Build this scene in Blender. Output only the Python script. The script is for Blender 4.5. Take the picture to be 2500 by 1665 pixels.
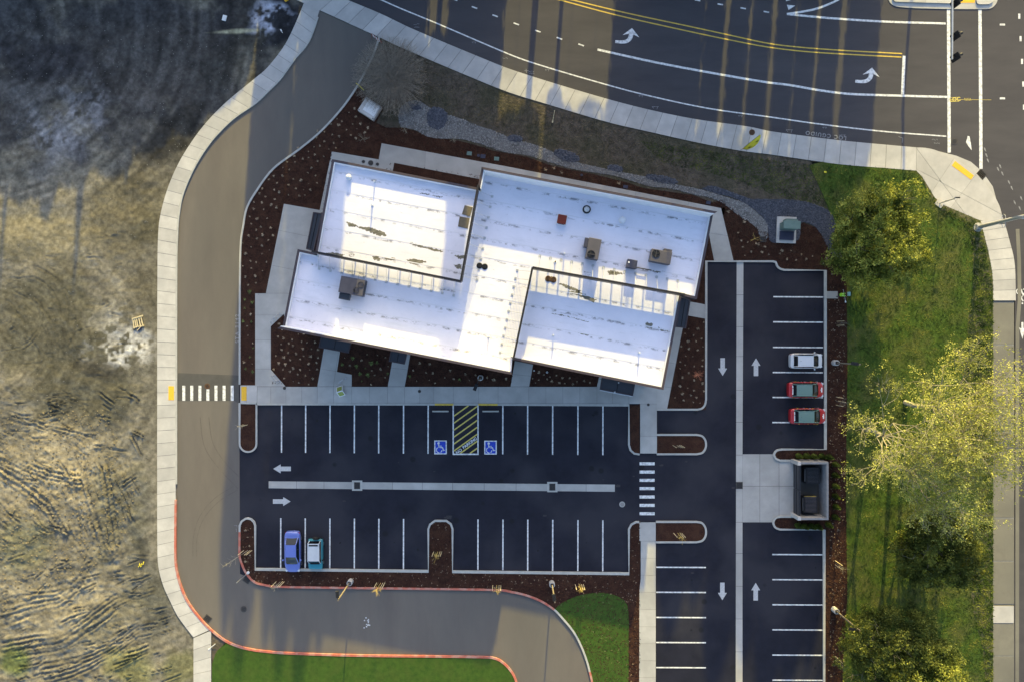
import bpy, bmesh, math, random
import numpy as np
from mathutils import Vector, Matrix
from mathutils.geometry import tessellate_polygon
random.seed(7); rng=np.random.default_rng(7)
R=math.radians
for o in list(bpy.data.objects): bpy.data.objects.remove(o)
scn=bpy.context.scene; COL=scn.collection
# ---------------------------------------------------------------- camera, sky, sun, exposure
HC=80.0; PPM=22.0
cam=bpy.data.cameras.new('camera'); camo=bpy.data.objects.new('camera',cam); COL.objects.link(camo)
camo.location=(0,0,HC); camo.rotation_euler=(0,0,0)
cam.sensor_width=36; cam.lens=36*HC/(2500/PPM); cam.clip_end=3000; cam.clip_start=0.5
scn.camera=camo
SUN_EL=15.5; TAN=math.tan(R(SUN_EL)); SHX=0.0735          # shadows fall towards -Y and slightly -X
W=bpy.data.worlds.new('World'); scn.world=W; W.use_nodes=True
nt=W.node_tree; bgn=nt.nodes['Background']
sky=nt.nodes.new('ShaderNodeTexSky'); sky.sky_type='NISHITA'; sky.sun_disc=False
sky.sun_elevation=R(SUN_EL); sky.sun_rotation=math.atan(SHX); sky.altitude=50; sky.air_density=1.0; sky.dust_density=3.2; sky.ozone_density=1.7
nt.links.new(sky.outputs[0],bgn.inputs[0]); bgn.inputs[1].default_value=0.14
sl=bpy.data.lights.new('sun','SUN'); sl.energy=3.3; sl.angle=R(0.55); sl.color=(1.0,0.79,0.20)
so=bpy.data.objects.new('sun',sl); COL.objects.link(so); so.location=(20,120,60)
_d=Vector((-SHX,-1,-TAN*math.hypot(1,SHX))).normalized()
so.rotation_euler=_d.to_track_quat('-Z','Y').to_euler()
vs=scn.view_settings; vs.view_transform='Standard'; vs.look='None'; vs.gamma=1; vs.use_curve_mapping=False; vs.exposure=1.55
# ---------------------------------------------------------------- helpers
def P(x,y,h=0.0):
    s=(1-h/HC)/PPM
    return ((x-1250)*s,(832.5-y)*s)
def T(c,r,pts): return [(c*625+x*.3539, r*555+y*.3539) for x,y in pts]
def smooth(pts,n=6):
    out=[];m=len(pts)
    for i in range(m-1):
        p0=pts[max(i-1,0)];p1=pts[i];p2=pts[i+1];p3=pts[min(i+2,m-1)]
        d0=math.dist(p0,p1);d1=math.dist(p1,p2);d2=math.dist(p2,p3)
        m1=[(p2[a]-p0[a])/(d0+d1+1e-9)*d1 for a in (0,1)]; m2=[(p3[a]-p1[a])/(d1+d2+1e-9)*d1 for a in (0,1)]
        for k in range(n):
            t=k/n; h1=2*t**3-3*t*t+1; h2=t**3-2*t*t+t; h3=-2*t**3+3*t*t; h4=t**3-t*t
            out.append(tuple(h1*p1[a]+h2*m1[a]+h3*p2[a]+h4*m2[a] for a in (0,1)))
    out.append(tuple(pts[-1])); return out
def resample(pts,n):
    p=np.array(pts,float); d=np.r_[0,np.cumsum(np.hypot(*np.diff(p,axis=0).T))]
    s=np.linspace(0,d[-1],n+1)
    return list(zip(np.interp(s,d,p[:,0]),np.interp(s,d,p[:,1])))
def rrect(x0,y0,x1,y1,r,n=6,corners='1111'):
    out=[]
    for (cx,cy,a0,f) in ((x1-r,y0+r,-90,corners[1]),(x1-r,y1-r,0,corners[2]),(x0+r,y1-r,90,corners[3]),(x0+r,y0+r,180,corners[0])):
        if f=='1':
            for k in range(n+1):
                a=R(a0+90*k/n); out.append((cx+r*math.cos(a),cy+r*math.sin(a)))
        else:
            out.append({-90:(x1,y0),0:(x1,y1),90:(x0,y1),180:(x0,y0)}[a0])
    return out
def tag(o,label=None,cat=None,group=None,kind=None):
    if label:o['label']=label
    if cat:o['category']=cat
    if group:o['group']=group
    if kind:o['kind']=kind
    return o
def mesh_obj(name,verts,faces,mat=None,parent=None,smoothf=False,mats=None,mi=None):
    me=bpy.data.meshes.new(name); me.from_pydata([tuple(v) for v in verts],[],faces); 
    if mats:
        for m in mats: me.materials.append(m)
        if mi is not None: me.polygons.foreach_set('material_index',mi)
    elif mat: me.materials.append(mat)
    if smoothf: me.polygons.foreach_set('use_smooth',[True]*len(me.polygons))
    me.update()
    o=bpy.data.objects.new(name,me); COL.objects.link(o)
    if parent: o.parent=parent
    return o
def empty(name,loc=(0,0,0),rz=0,**k):
    o=bpy.data.objects.new(name,None); COL.objects.link(o); o.location=loc; o.rotation_euler=(0,0,rz); o.empty_display_size=.3
    return tag(o,**k)
def clone(o,name=None,parent=None):
    c=o.copy(); COL.objects.link(c)
    if parent is not None: c.parent=parent
    return c
def clone_tree(root,loc,rz=0,sc=1,label=None,group=None):
    r=root.copy(); COL.objects.link(r); r.location=loc; r.rotation_euler=(0,0,rz); r.scale=(sc,sc,sc)
    if label:r['label']=label
    if group:r['group']=group
    for ch in list(root.children):
        c=clone(ch,parent=r)
        for g in list(ch.children): clone(g,parent=c)
    return r
def prismw(name,poly,z0,z1,mat,parent=None,off=(0,0)):
    """poly in world metres"""
    a=sum(poly[i][0]*poly[(i+1)%len(poly)][1]-poly[(i+1)%len(poly)][0]*poly[i][1] for i in range(len(poly)))
    if a<0: poly=poly[::-1]
    n=len(poly)
    v=[(x-off[0],y-off[1],z1) for x,y in poly]+[(x-off[0],y-off[1],z0) for x,y in poly]
    f=[]
    for t in tessellate_polygon([[Vector((x,y,0)) for x,y in poly]]):
        a,b,c=t
        ar=(poly[b][0]-poly[a][0])*(poly[c][1]-poly[a][1])-(poly[c][0]-poly[a][0])*(poly[b][1]-poly[a][1])
        f.append((a,b,c) if ar>0 else (a,c,b))
    f+=[(i,i+n,(i+1)%n+n,(i+1)%n) for i in range(n)]
    return mesh_obj(name,v,f,mat,parent)
def prism(name,poly,z0,z1,mat,parent=None,kind=None,label=None):
    return tag(prismw(name,[P(*p) for p in poly],z0,z1,mat,parent),kind=kind,label=label)
def ribbon(name,pts,w,z0,z1,mat,parent=None,kind=None,label=None,closed=False):
    """w in px; one bevel-less strip with real thickness"""
    p=[P(*q) for q in pts]; h=w/PPM/2; n=len(p); L=[];Rr=[]
    for i in range(n):
        if closed: a=p[i-1]; b=p[(i+1)%n]
        else: a=p[max(i-1,0)]; b=p[min(i+1,n-1)]
        dx,dy=b[0]-a[0],b[1]-a[1]; l=math.hypot(dx,dy) or 1; nx,ny=-dy/l*h,dx/l*h
        sc=1
        if 0<i<n-1 or closed:
            u1=Vector((p[i][0]-a[0],p[i][1]-a[1])); u2=Vector((b[0]-p[i][0],b[1]-p[i][1]))
            if u1.length>0 and u2.length>0:
                c=max(.35,math.cos(u1.angle(u2)/2)); sc=1/c
        L.append((p[i][0]+nx*sc,p[i][1]+ny*sc)); Rr.append((p[i][0]-nx*sc,p[i][1]-ny*sc))
    v=[];f=[]
    for i in range(n): v+=[(*Rr[i],z1),(*L[i],z1),(*L[i],z0),(*Rr[i],z0)]
    m=n if closed else n-1
    for i in range(m):
        a=4*i;b=4*((i+1)%n)
        f+=[(a,b,b+1,a+1),(a+1,b+1,b+2,a+2),(a+3,b+3,b,a)]
    if not closed: f+=[(0,1,2,3),(4*n-4,4*n-1,4*n-2,4*n-3)]
    return tag(mesh_obj(name,v,f,mat,parent),kind=kind,label=label)
def split(poly,a,b,gap=.03):
    """split world polygon by line a-b, return two pieces separated by a joint"""
    nx,ny=-(b[1]-a[1]),(b[0]-a[0]); l=math.hypot(nx,ny); nx/=l;ny/=l
    res=[]
    for s in (1,-1):
        out=[];n=len(poly)
        d=[s*((x-a[0])*nx+(y-a[1])*ny)-gap/2 for x,y in poly]
        for i in range(n):
            j=(i+1)%n
            if d[i]>=0: out.append(poly[i])
            if (d[i]>=0)!=(d[j]>=0):
                t=d[i]/(d[i]-d[j]); out.append((poly[i][0]+t*(poly[j][0]-poly[i][0]),poly[i][1]+t*(poly[j][1]-poly[i][1])))
        if len(out)>2: res.append(out)
    return res
def area(p): return abs(sum(p[i][0]*p[(i+1)%len(p)][1]-p[(i+1)%len(p)][0]*p[i][1] for i in range(len(p))))/2
def slabs(name,poly,lines,z1,mat,label=None,z0=-.1):
    root=empty(name,kind='structure')
    pieces=[[P(*p) for p in poly]]
    for a,b in lines:
        a=P(*a);b=P(*b);nw=[]
        for pc in pieces: nw+= [q for q in split(pc,a,b) if area(q)>.05]
        pieces=nw
    prismw('bedding',[P(*p) for p in poly],z0-.02,z1-.02,M['joint'],root)
    for pc in pieces: prismw('slab',pc,z0,z1-.004*random.random(),mat,root)
    return root
def strip_slabs(name,left,right,n,z1,mat,z0=-.1,sub=3,gap=.012):
    root=empty(name,kind='structure')
    L=resample(left,n*60);Rr=resample(right,n*60)
    prismw('bedding',[P(*q) for q in left]+[P(*q) for q in right[::-1]],z0-.02,z1-.02,M['joint'],root)
    for i in range(n):
        ks=[i*60+1+round(k*58/sub) for k in range(sub+1)]
        poly=[P(*L[k]) for k in ks]+[P(*Rr[k]) for k in ks[::-1]]
        prismw('slab',poly,z0,z1-.005*random.random(),mat,root)
    return root
class MB:
    def __init__(s): s.v=[];s.f=[];s.m=[]
    def add(s,v,f,m=0):
        b=len(s.v); s.v+= [tuple(q) for q in v]; s.f+=[tuple(i+b for i in q) for q in f]; s.m+=[m]*len(f); return s
    def box(s,c,d,rz=0,m=0,taper=1.0,tilt=None):
        M=Matrix.Rotation(rz,3,'Z')
        if tilt: M=M@Matrix.Rotation(tilt[1],3,tilt[0])
        v=[]
        for z,t in ((-1,1),(1,taper)):
            for x,y in ((-1,-1),(1,-1),(1,1),(-1,1)):
                v.append(Vector(c)+M@Vector((x*d[0]/2*t,y*d[1]/2*t,z*d[2]/2)))
        return s.add(v,[(3,2,1,0),(4,5,6,7),(0,1,5,4),(1,2,6,5),(2,3,7,6),(3,0,4,7)],m)
    def tube(s,p0,p1,r0,r1=None,n=8,m=0,cap=True):
        r1=r0 if r1 is None else r1
        p0=Vector(p0);p1=Vector(p1);d=(p1-p0)
        if d.length<1e-6:return s
        q=d.to_track_quat('Z','Y'); v=[]
        for p,r in ((p0,r0),(p1,r1)):
            for k in range(n):
                a=2*math.pi*k/n; v.append(p+q@Vector((r*math.cos(a),r*math.sin(a),0)))
        f=[(k,(k+1)%n,(k+1)%n+n,k+n) for k in range(n)]
        if cap: f+=[tuple(range(n-1,-1,-1)),tuple(range(n,2*n))]
        return s.add(v,f,m)
    def lathe(s,prof,c=(0,0,0),n=16,m=0):
        v=[];f=[];k=len(prof)
        for i in range(n):
            a=2*math.pi*i/n
            for r,z in prof: v.append((c[0]+r*math.cos(a),c[1]+r*math.sin(a),c[2]+z))
        for i in range(n):
            j=(i+1)%n
            for q in range(k-1): f.append((i*k+q,j*k+q,j*k+q+1,i*k+q+1))
        return s.add(v,f,m)
    def build(s,name,mat,parent=None,smoothf=False):
        if isinstance(mat,(list,tuple)): return mesh_obj(name,s.v,s.f,None,parent,smoothf,mats=mat,mi=s.m)
        return mesh_obj(name,s.v,s.f,mat,parent,smoothf)
def bevel(o,w=.02,seg=2):
    m=o.modifiers.new('bevel','BEVEL'); m.width=w; m.segments=seg; m.limit_method='ANGLE'; return o
# ---------------------------------------------------------------- materials
def mat(name,c1,c2=None,scale=1.0,rough=.85,bump=0.0,bscale=20,c3=None,scale3=.15,f3=.5,spec=.3,metal=0,attr=None,stretch=None,rnd=0.0,detail=6,rot=0,speck=None,coat=0):
    m=bpy.data.materials.new(name); m.use_nodes=True; n=m.node_tree; N=n.nodes; Lk=n.links
    b=N['Principled BSDF']; b.inputs['Roughness'].default_value=rough; b.inputs['Specular IOR Level'].default_value=spec; b.inputs['Metallic'].default_value=metal
    if coat: b.inputs['Coat Weight'].default_value=coat; b.inputs['Coat Roughness'].default_value=.05
    tc=N.new('ShaderNodeTexCoord'); geo=N.new('ShaderNodeNewGeometry')
    src=geo.outputs['Position']
    if stretch or rot:
        mp=N.new('ShaderNodeMapping'); mp.inputs['Rotation'].default_value=(0,0,rot); mp.inputs['Scale'].default_value=stretch or (1,1,1)
        mp.vector_type='POINT'; Lk.new(src,mp.inputs[0]); src=mp.outputs[0]
    col=None
    if attr:
        a=N.new('ShaderNodeAttribute'); a.attribute_name=attr; base=a.outputs[0]
    if c2 is None and not attr:
        rg=N.new('ShaderNodeRGB'); rg.outputs[0].default_value=(*c1,1); col=rg.outputs[0]
    else:
        nz=N.new('ShaderNodeTexNoise'); nz.inputs['Scale'].default_value=scale; nz.inputs['Detail'].default_value=detail; nz.inputs['Roughness'].default_value=.65
        Lk.new(src,nz.inputs[0]); rp=N.new('ShaderNodeMapRange'); rp.inputs[1].default_value=.33; rp.inputs[2].default_value=.67; Lk.new(nz.outputs[0],rp.inputs[0])
        mx=N.new('ShaderNodeMix'); mx.data_type='RGBA'; Lk.new(rp.outputs[0],mx.inputs[0])
        if attr:
            mx.blend_type='MULTIPLY'; mx.inputs[0].default_value=1; n.links.remove(mx.inputs[0].links[0]) if mx.inputs[0].links else None
            g=N.new('ShaderNodeMapRange'); g.inputs[3].default_value=.62; g.inputs[4].default_value=1.38; g.inputs[1].default_value=.3; g.inputs[2].default_value=.7; Lk.new(nz.outputs[0],g.inputs[0])
            cmb=N.new('ShaderNodeCombineColor'); [Lk.new(g.outputs[0],cmb.inputs[k]) for k in range(3)]
            Lk.new(base,mx.inputs[6]); Lk.new(cmb.outputs[0],mx.inputs[7])
        else:
            mx.inputs[6].default_value=(*c1,1); mx.inputs[7].default_value=(*c2,1)
        col=mx.outputs[2]
    if c3 is not None:
        nz3=N.new('ShaderNodeTexNoise'); nz3.inputs['Scale'].default_value=scale3; nz3.inputs['Detail'].default_value=5; Lk.new(src,nz3.inputs[0])
        rp3=N.new('ShaderNodeMapRange'); rp3.inputs[1].default_value=.45; rp3.inputs[2].default_value=.62; rp3.inputs[4].default_value=f3; Lk.new(nz3.outputs[0],rp3.inputs[0])
        mx3=N.new('ShaderNodeMix'); mx3.data_type='RGBA'; Lk.new(rp3.outputs[0],mx3.inputs[0]); Lk.new(col,mx3.inputs[6]); mx3.inputs[7].default_value=(*c3,1); col=mx3.outputs[2]
    if speck:
        sc,sz,cc,ff=speck
        vz=N.new('ShaderNodeTexVoronoi'); vz.inputs['Scale'].default_value=sc; Lk.new(geo.outputs['Position'],vz.inputs[0])
        rs=N.new('ShaderNodeMapRange'); rs.inputs[1].default_value=sz; rs.inputs[2].default_value=sz*.6; rs.inputs[3].default_value=0; rs.inputs[4].default_value=ff; Lk.new(vz.outputs[0],rs.inputs[0])
        ms=N.new('ShaderNodeMix'); ms.data_type='RGBA'; Lk.new(rs.outputs[0],ms.inputs[0]); Lk.new(col,ms.inputs[6]); ms.inputs[7].default_value=(*cc,1); col=ms.outputs[2]
    if rnd:
        oi=N.new('ShaderNodeObjectInfo'); mr=N.new('ShaderNodeMapRange'); mr.inputs[3].default_value=1-rnd; mr.inputs[4].default_value=1+rnd; Lk.new(oi.outputs['Random'],mr.inputs[0])
        hs=N.new('ShaderNodeHueSaturation'); Lk.new(mr.outputs[0],hs.inputs['Value']); Lk.new(col,hs.inputs['Color']); col=hs.outputs[0]
    Lk.new(col,b.inputs['Base Color'])
    if bump:
        nb=N.new('ShaderNodeTexNoise'); nb.inputs['Scale'].default_value=bscale; nb.inputs['Detail'].default_value=5; Lk.new(geo.outputs['Position'],nb.inputs[0])
        bp=N.new('ShaderNodeBump'); bp.inputs['Strength'].default_value=1; bp.inputs['Distance'].default_value=bump; Lk.new(nb.outputs[0],bp.inputs['Height']); Lk.new(bp.outputs[0],b.inputs['Normal'])
    return m
M={}
M['asph_old']=mat('old asphalt',(.128,.112,.100),(.158,.140,.122),scale=.35,rough=.9,bump=.004,bscale=60,c3=(.095,.092,.088),scale3=.09,f3=.55,stretch=(1,.25,1))
M['asph_road']=mat('road asphalt',(.058,.055,.062),(.076,.072,.078),scale=.5,rough=.85,bump=.004,bscale=60,c3=(.048,.046,.054),scale3=.07,f3=.6,stretch=(.25,1,1),rot=.25)
M['asph_new']=mat('new asphalt',(.0055,.0055,.013),(.012,.012,.023),scale=.5,rough=.75,bump=.004,bscale=55,c3=(.026,.025,.034),scale3=.13,f3=.9,spec=.35,speck=(.33,.13,(.004,.004,.006),.7))
M['asph_patch']=mat('asphalt patch',(.075,.072,.068),(.095,.09,.084),scale=1,bump=.004,bscale=60)
M['path']=mat('worn path asphalt',(.17,.16,.135),(.21,.20,.165),scale=.8,bump=.004,bscale=50,c3=(.12,.115,.1),scale3=.2)
M['conc']=mat('concrete',(.43,.41,.39),(.53,.51,.485),scale=.8,rough=.85,bump=.003,bscale=40,rnd=.10,c3=(.38,.37,.36),scale3=.35,f3=.5)
M['conc_w']=mat('grey walk concrete',(.39,.375,.355),(.47,.455,.43),scale=.7,bump=.003,bscale=40,rnd=.07,c3=(.33,.32,.30),scale3=.3,f3=.6)
M['joint']=mat('joint grit',(.20,.195,.18),(.25,.24,.22),scale=3)
M['kerb']=mat('kerb concrete',(.38,.375,.35),(.47,.46,.43),scale=2,bump=.003,bscale=40)
M['kerb_red']=mat('red kerb paint',(.42,.11,.075),(.50,.17,.12),scale=2.5,c3=(.45,.30,.25),scale3=1.2,f3=.7)
M['paint']=mat('white road paint',(.70,.70,.70),(.84,.84,.83),scale=6,rough=.6,c3=(.33,.33,.34),scale3=3.5,f3=.6)
M['paint_arrow']=mat('grey white road paint',(.40,.40,.41),(.55,.55,.56),scale=6,rough=.6)
M['yellow']=mat('yellow road paint',(.62,.42,.06),(.75,.53,.10),scale=5,rough=.6,c3=(.4,.3,.1),scale3=2,f3=.4)
M['yellow2']=mat('hatch yellow paint',(.60,.47,.10),(.68,.55,.15),scale=5,rough=.6)
M['tactile']=mat('tactile yellow',(.75,.42,.03),(.85,.50,.06),scale=8,bump=.01,bscale=25)
M['blue']=mat('sign blue paint',(.02,.05,.42),(.03,.07,.5),scale=3,rough=.5)
M['mulch']=mat('bark mulch',(.018,.007,.005),(.060,.022,.012),scale=7,rough=.95,bump=.06,bscale=12,c3=(.085,.040,.022),scale3=1.1,f3=.35)
M['verge']=mat('dry verge soil',(.06,.048,.036),(.13,.105,.08),scale=1.4,rough=1,bump=.08,bscale=5,c3=(.05,.055,.025),scale3=.25,f3=.45)
M['lawn']=mat('lawn',(.032,.066,.008),(.075,.125,.015),scale=3,rough=.95,bump=.06,bscale=16,c3=(.10,.10,.03),scale3=.30,f3=.75)
M['lawn2']=mat('mown lawn',(.026,.064,.007),(.050,.100,.012),scale=2.2,rough=.95,bump=.03,bscale=20,c3=(.06,.085,.015),scale3=.8,f3=.35)
M['weed']=mat('dry weedy strip',(.11,.10,.05),(.17,.15,.085),scale=2,rough=1,bump=.07,bscale=7,c3=(.06,.085,.02),scale3=.9,f3=.8)
M['gravel']=mat('grey gravel',(.11,.105,.10),(.22,.215,.21),scale=9,rough=.9,bump=.08,bscale=9,c3=(.09,.088,.085),scale3=.8,f3=.7)
M['stone']=mat('grey stones',(.13,.125,.12),(.34,.33,.32),scale=5,rough=.85)
M['dgravel']=mat('dark gravel',(.022,.025,.035),(.07,.075,.095),scale=9,rough=.8,bump=.08,bscale=9)
M['dstone']=mat('dark stones',(.03,.035,.05),(.13,.135,.16),scale=5,rough=.7)
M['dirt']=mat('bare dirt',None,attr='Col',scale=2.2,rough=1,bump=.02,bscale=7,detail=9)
M['far']=mat('open field',(.07,.065,.045),(.12,.11,.075),scale=.2,rough=1)
M['wall']=mat('wall panels',(.16,.12,.10),(.2,.15,.125),scale=2)
M['fascia']=mat('dark bronze fascia',(.045,.032,.04),(.06,.045,.05),scale=3,rough=.5,spec=.5)
M['screen']=mat('dark screen metal',(.02,.018,.02),None,rough=.5)
M['inwhite']=mat('white parapet lining',(.66,.67,.70),(.72,.72,.75),scale=2)
M['glass']=mat('dark glass',(.01,.012,.016),None,rough=.08,spec=.4)
M['canopy']=mat('dark canopy metal',(.022,.024,.032),(.03,.032,.042),scale=1,rough=.35,spec=.6)
M['steel']=mat('galvanised steel',(.45,.46,.48),(.55,.56,.58),scale=4,rough=.4,metal=.6)
M['black']=mat('black metal',(.015,.015,.017),None,rough=.45)
M['white']=mat('white plastic',(.75,.75,.75),None,rough=.5)
M['rtu']=mat('beige sheet metal',(.085,.08,.09),(.11,.10,.11),scale=1.5,rough=.5,metal=.2)
M['rtub']=mat('blue grey sheet metal',(.035,.038,.065),(.05,.052,.085),scale=1.5,rough=.5)
M['rust']=mat('rust red hatch',(.14,.02,.01),(.18,.03,.015),scale=3,rough=.6)
M['pad']=mat('walkway mat',(.12,.10,.07),(.17,.145,.105),scale=3)
M['wood']=mat('raw timber',(.42,.33,.19),(.55,.45,.28),scale=3,stretch=(1,6,1))
M['bark']=mat('tree bark',(.11,.095,.075),(.2,.18,.145),scale=6,bump=.01,bscale=20)
M['barkp']=mat('pale twigs',(.26,.235,.18),(.40,.36,.27),scale=3)
M['tuft']=mat('dry tuft grass',(.36,.28,.19),(.50,.40,.28),scale=4,rnd=.25)
M['tuftg']=mat('green tuft grass',(.12,.16,.05),(.2,.24,.08),scale=4,rnd=.25)
M['green']=mat('green cabinet paint',(.12,.19,.17),(.15,.22,.2),scale=2,rough=.5)
M['tyre']=mat('tyre rubber',(.018,.018,.018),None,rough=.8)
M['rim']=mat('alloy rim',(.4,.4,.42),None,rough=.3,metal=.8)
M['redlens']=mat('red lens',(.35,.01,.01),None,rough=.15)
M['clear']=mat('headlamp lens',(.6,.62,.65),None,rough=.1,spec=.8)
M['rubber']=mat('trim',(.02,.02,.022),None,rough=.6)
def leafmat(name,c1,c2,c3):
    m=bpy.data.materials.new(name); m.use_nodes=True; n=m.node_tree; N=n.nodes; Lk=n.links
    b=N['Principled BSDF']; b.inputs['Roughness'].default_value=.7; b.inputs['Specular IOR Level'].default_value=.25
    g=N.new('ShaderNodeNewGeometry'); nz=N.new('ShaderNodeTexNoise'); nz.inputs['Scale'].default_value=.7; nz.inputs['Detail'].default_value=8; Lk.new(g.outputs['Position'],nz.inputs[0])
    rp=N.new('ShaderNodeValToRGB'); e=rp.color_ramp.elements; e[0].position=.36; e[0].color=(*c1,1); e[1].position=.64; e[1].color=(*c3,1)
    k=rp.color_ramp.elements.new(.5); k.color=(*c2,1); Lk.new(nz.outputs[0],rp.inputs[0]); Lk.new(rp.outputs[0],b.inputs['Base Color'])
    tr=N.new('ShaderNodeBsdfTranslucent'); Lk.new(rp.outputs[0],tr.inputs[0]); mx=N.new('ShaderNodeMixShader'); mx.inputs[0].default_value=.3
    Lk.new(b.outputs[0],mx.inputs[1]); Lk.new(tr.outputs[0],mx.inputs[2]); Lk.new(mx.outputs[0],N['Material Output'].inputs[0])
    return m
M['leaf_c']=leafmat('conifer foliage',(.02,.035,.012),(.035,.055,.018),(.05,.075,.025))
M['leaf_y']=leafmat('yellow green young leaves',(.22,.24,.05),(.38,.39,.09),(.55,.54,.15))
M['leaf_g']=leafmat('olive green leaves',(.06,.085,.012),(.19,.22,.035),(.42,.43,.09))
M['leaf_d']=leafmat('dark olive leaves',(.04,.055,.010),(.10,.12,.02),(.24,.25,.045))
M['leaf_s']=leafmat('hedge foliage',(.04,.06,.012),(.09,.13,.02),(.16,.2,.04))
M['grassclump']=leafmat('grass clumps',(.018,.040,.005),(.075,.118,.014),(.20,.215,.045))
M['dryclump']=leafmat('dry clumps',(.07,.07,.035),(.11,.10,.06),(.17,.15,.09))
# roof membrane : white, seams-parallel smears and ponding stains of their own shape
def roofmat():
    m=bpy.data.materials.new('roof membrane'); m.use_nodes=True; n=m.node_tree; N=n.nodes; Lk=n.links; b=N['Principled BSDF']; b.inputs['Roughness'].default_value=.55
    g=N.new('ShaderNodeNewGeometry'); mp=N.new('ShaderNodeMapping'); mp.inputs['Rotation'].default_value=(0,0,R(10.7)); Lk.new(g.outputs['Position'],mp.inputs[0])
    def nz(sc,st,det=6):
        q=N.new('ShaderNodeMapping'); q.inputs['Scale'].default_value=st; Lk.new(mp.outputs[0],q.inputs[0])
        x=N.new('ShaderNodeTexNoise'); x.inputs['Scale'].default_value=sc; x.inputs['Detail'].default_value=det; x.inputs['Roughness'].default_value=.7; Lk.new(q.outputs[0],x.inputs[0]); return x.outputs[0]
    def ramp(v,a,c,f):
        r=N.new('ShaderNodeMapRange'); r.inputs[1].default_value=a; r.inputs[2].default_value=c; r.inputs[4].default_value=f; Lk.new(v,r.inputs[0]); return r.outputs[0]
    def mix(c,f,cc):
        x=N.new('ShaderNodeMix'); x.data_type='RGBA'; Lk.new(f,x.inputs[0])
        if isinstance(c,tuple): x.inputs[6].default_value=(*c,1)
        else: Lk.new(c,x.inputs[6])
        x.inputs[7].default_value=(*cc,1); return x.outputs[2]
    c=mix((.68,.67,.76),ramp(nz(.25,(1,1,1)),.35,.65,1),(.76,.745,.84))
    c=mix(c,ramp(nz(1.2,(.35,1.6,1)),.62,.72,.35),(.45,.45,.47))
    # broken dirt lines along the seams
    sx=N.new('ShaderNodeSeparateXYZ'); Lk.new(mp.outputs[0],sx.inputs[0])
    wv=N.new('ShaderNodeMath'); wv.operation='PINGPONG'; wv.inputs[1].default_value=.95; Lk.new(sx.outputs[1],wv.inputs[0])
    ln=ramp(wv.outputs[0],.22,.0,1)
    sp=ramp(nz(1.7,(.8,1.3,1),9),.50,.60,.95)
    ml=N.new('ShaderNodeMath'); ml.operation='MULTIPLY'; Lk.new(ln,ml.inputs[0]); Lk.new(sp,ml.inputs[1])
    c=mix(c,ml.outputs[0],(.16,.155,.17))
    c=mix(c,ramp(nz(2.2,(.7,1.6,1),9),.66,.72,.8),(.2,.2,.23))
    c=mix(c,ramp(nz(.35,(.5,2.2,1),7),.55,.75,.45),(.50,.51,.58))
    Lk.new(c,b.inputs['Base Color'])
    bp=N.new('ShaderNodeBump'); bp.inputs['Distance'].default_value=.015; Lk.new(nz(1.5,(.5,1.5,1)),bp.inputs['Height']); Lk.new(bp.outputs[0],b.inputs['Normal'])
    return m
M['roof']=roofmat()
M['seam']=mat('seam tape',(.62,.62,.69),(.72,.71,.78),scale=1.5,stretch=(.6,1,1))
M['stain']=mat('pond dirt stain',(.07,.065,.05),(.24,.225,.19),scale=2.5,stretch=(.6,2,1),rot=R(10.7))

# ---------------------------------------------------------------- GROUND
tag(mesh_obj('ground',[(-900,-900,-.5),(900,-900,-.5),(900,900,-.5),(-900,900,-.5)],[(0,1,2,3)],M['far']),kind='structure')
def vnoise(X,Y,sc,seed):
    r=np.random.default_rng(seed); g=r.random((256,256)); x=X/sc+1000; y=Y/sc+1000
    xi=np.floor(x).astype(int);yi=np.floor(y).astype(int);fx=x-xi;fy=y-yi;fx=fx*fx*(3-2*fx);fy=fy*fy*(3-2*fy)
    a=g[xi%256,yi%256];b=g[(xi+1)%256,yi%256];c=g[xi%256,(yi+1)%256];d=g[(xi+1)%256,(yi+1)%256]
    return (a*(1-fx)+b*fx)*(1-fy)+(c*(1-fx)+d*fx)*fy-.5
S1o=smooth(T(1,0,[(375,-90),(332,28),(250,222),(185,340),(75,478)])+T(0,0,[(1766,542),(1568,705),(1430,845),(1320,990),(1230,1140),(1165,1290),(1120,1440),(1098,1568)])+T(0,1,[(1090,250),(1088,1300)])+T(0,2,[(1088,200),(1090,690),(1100,790),(1130,900),(1170,990),(1230,1110),(1338,1255)]),4)
S1i=smooth(T(1,0,[(470,-10),(440,75),(375,262),(335,330),(270,405),(165,550),(90,625)])+T(0,0,[(1766,712),(1630,805),(1545,880),(1450,985),(1360,1120),(1300,1240),(1255,1360),(1235,1470),(1225,1568)])+T(0,1,[(1217,250),(1215,1300)])+T(0,2,[(1215,200),(1215,700),(1225,800),(1255,910),(1300,1010),(1380,1120),(1460,1200)]),4)
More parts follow.
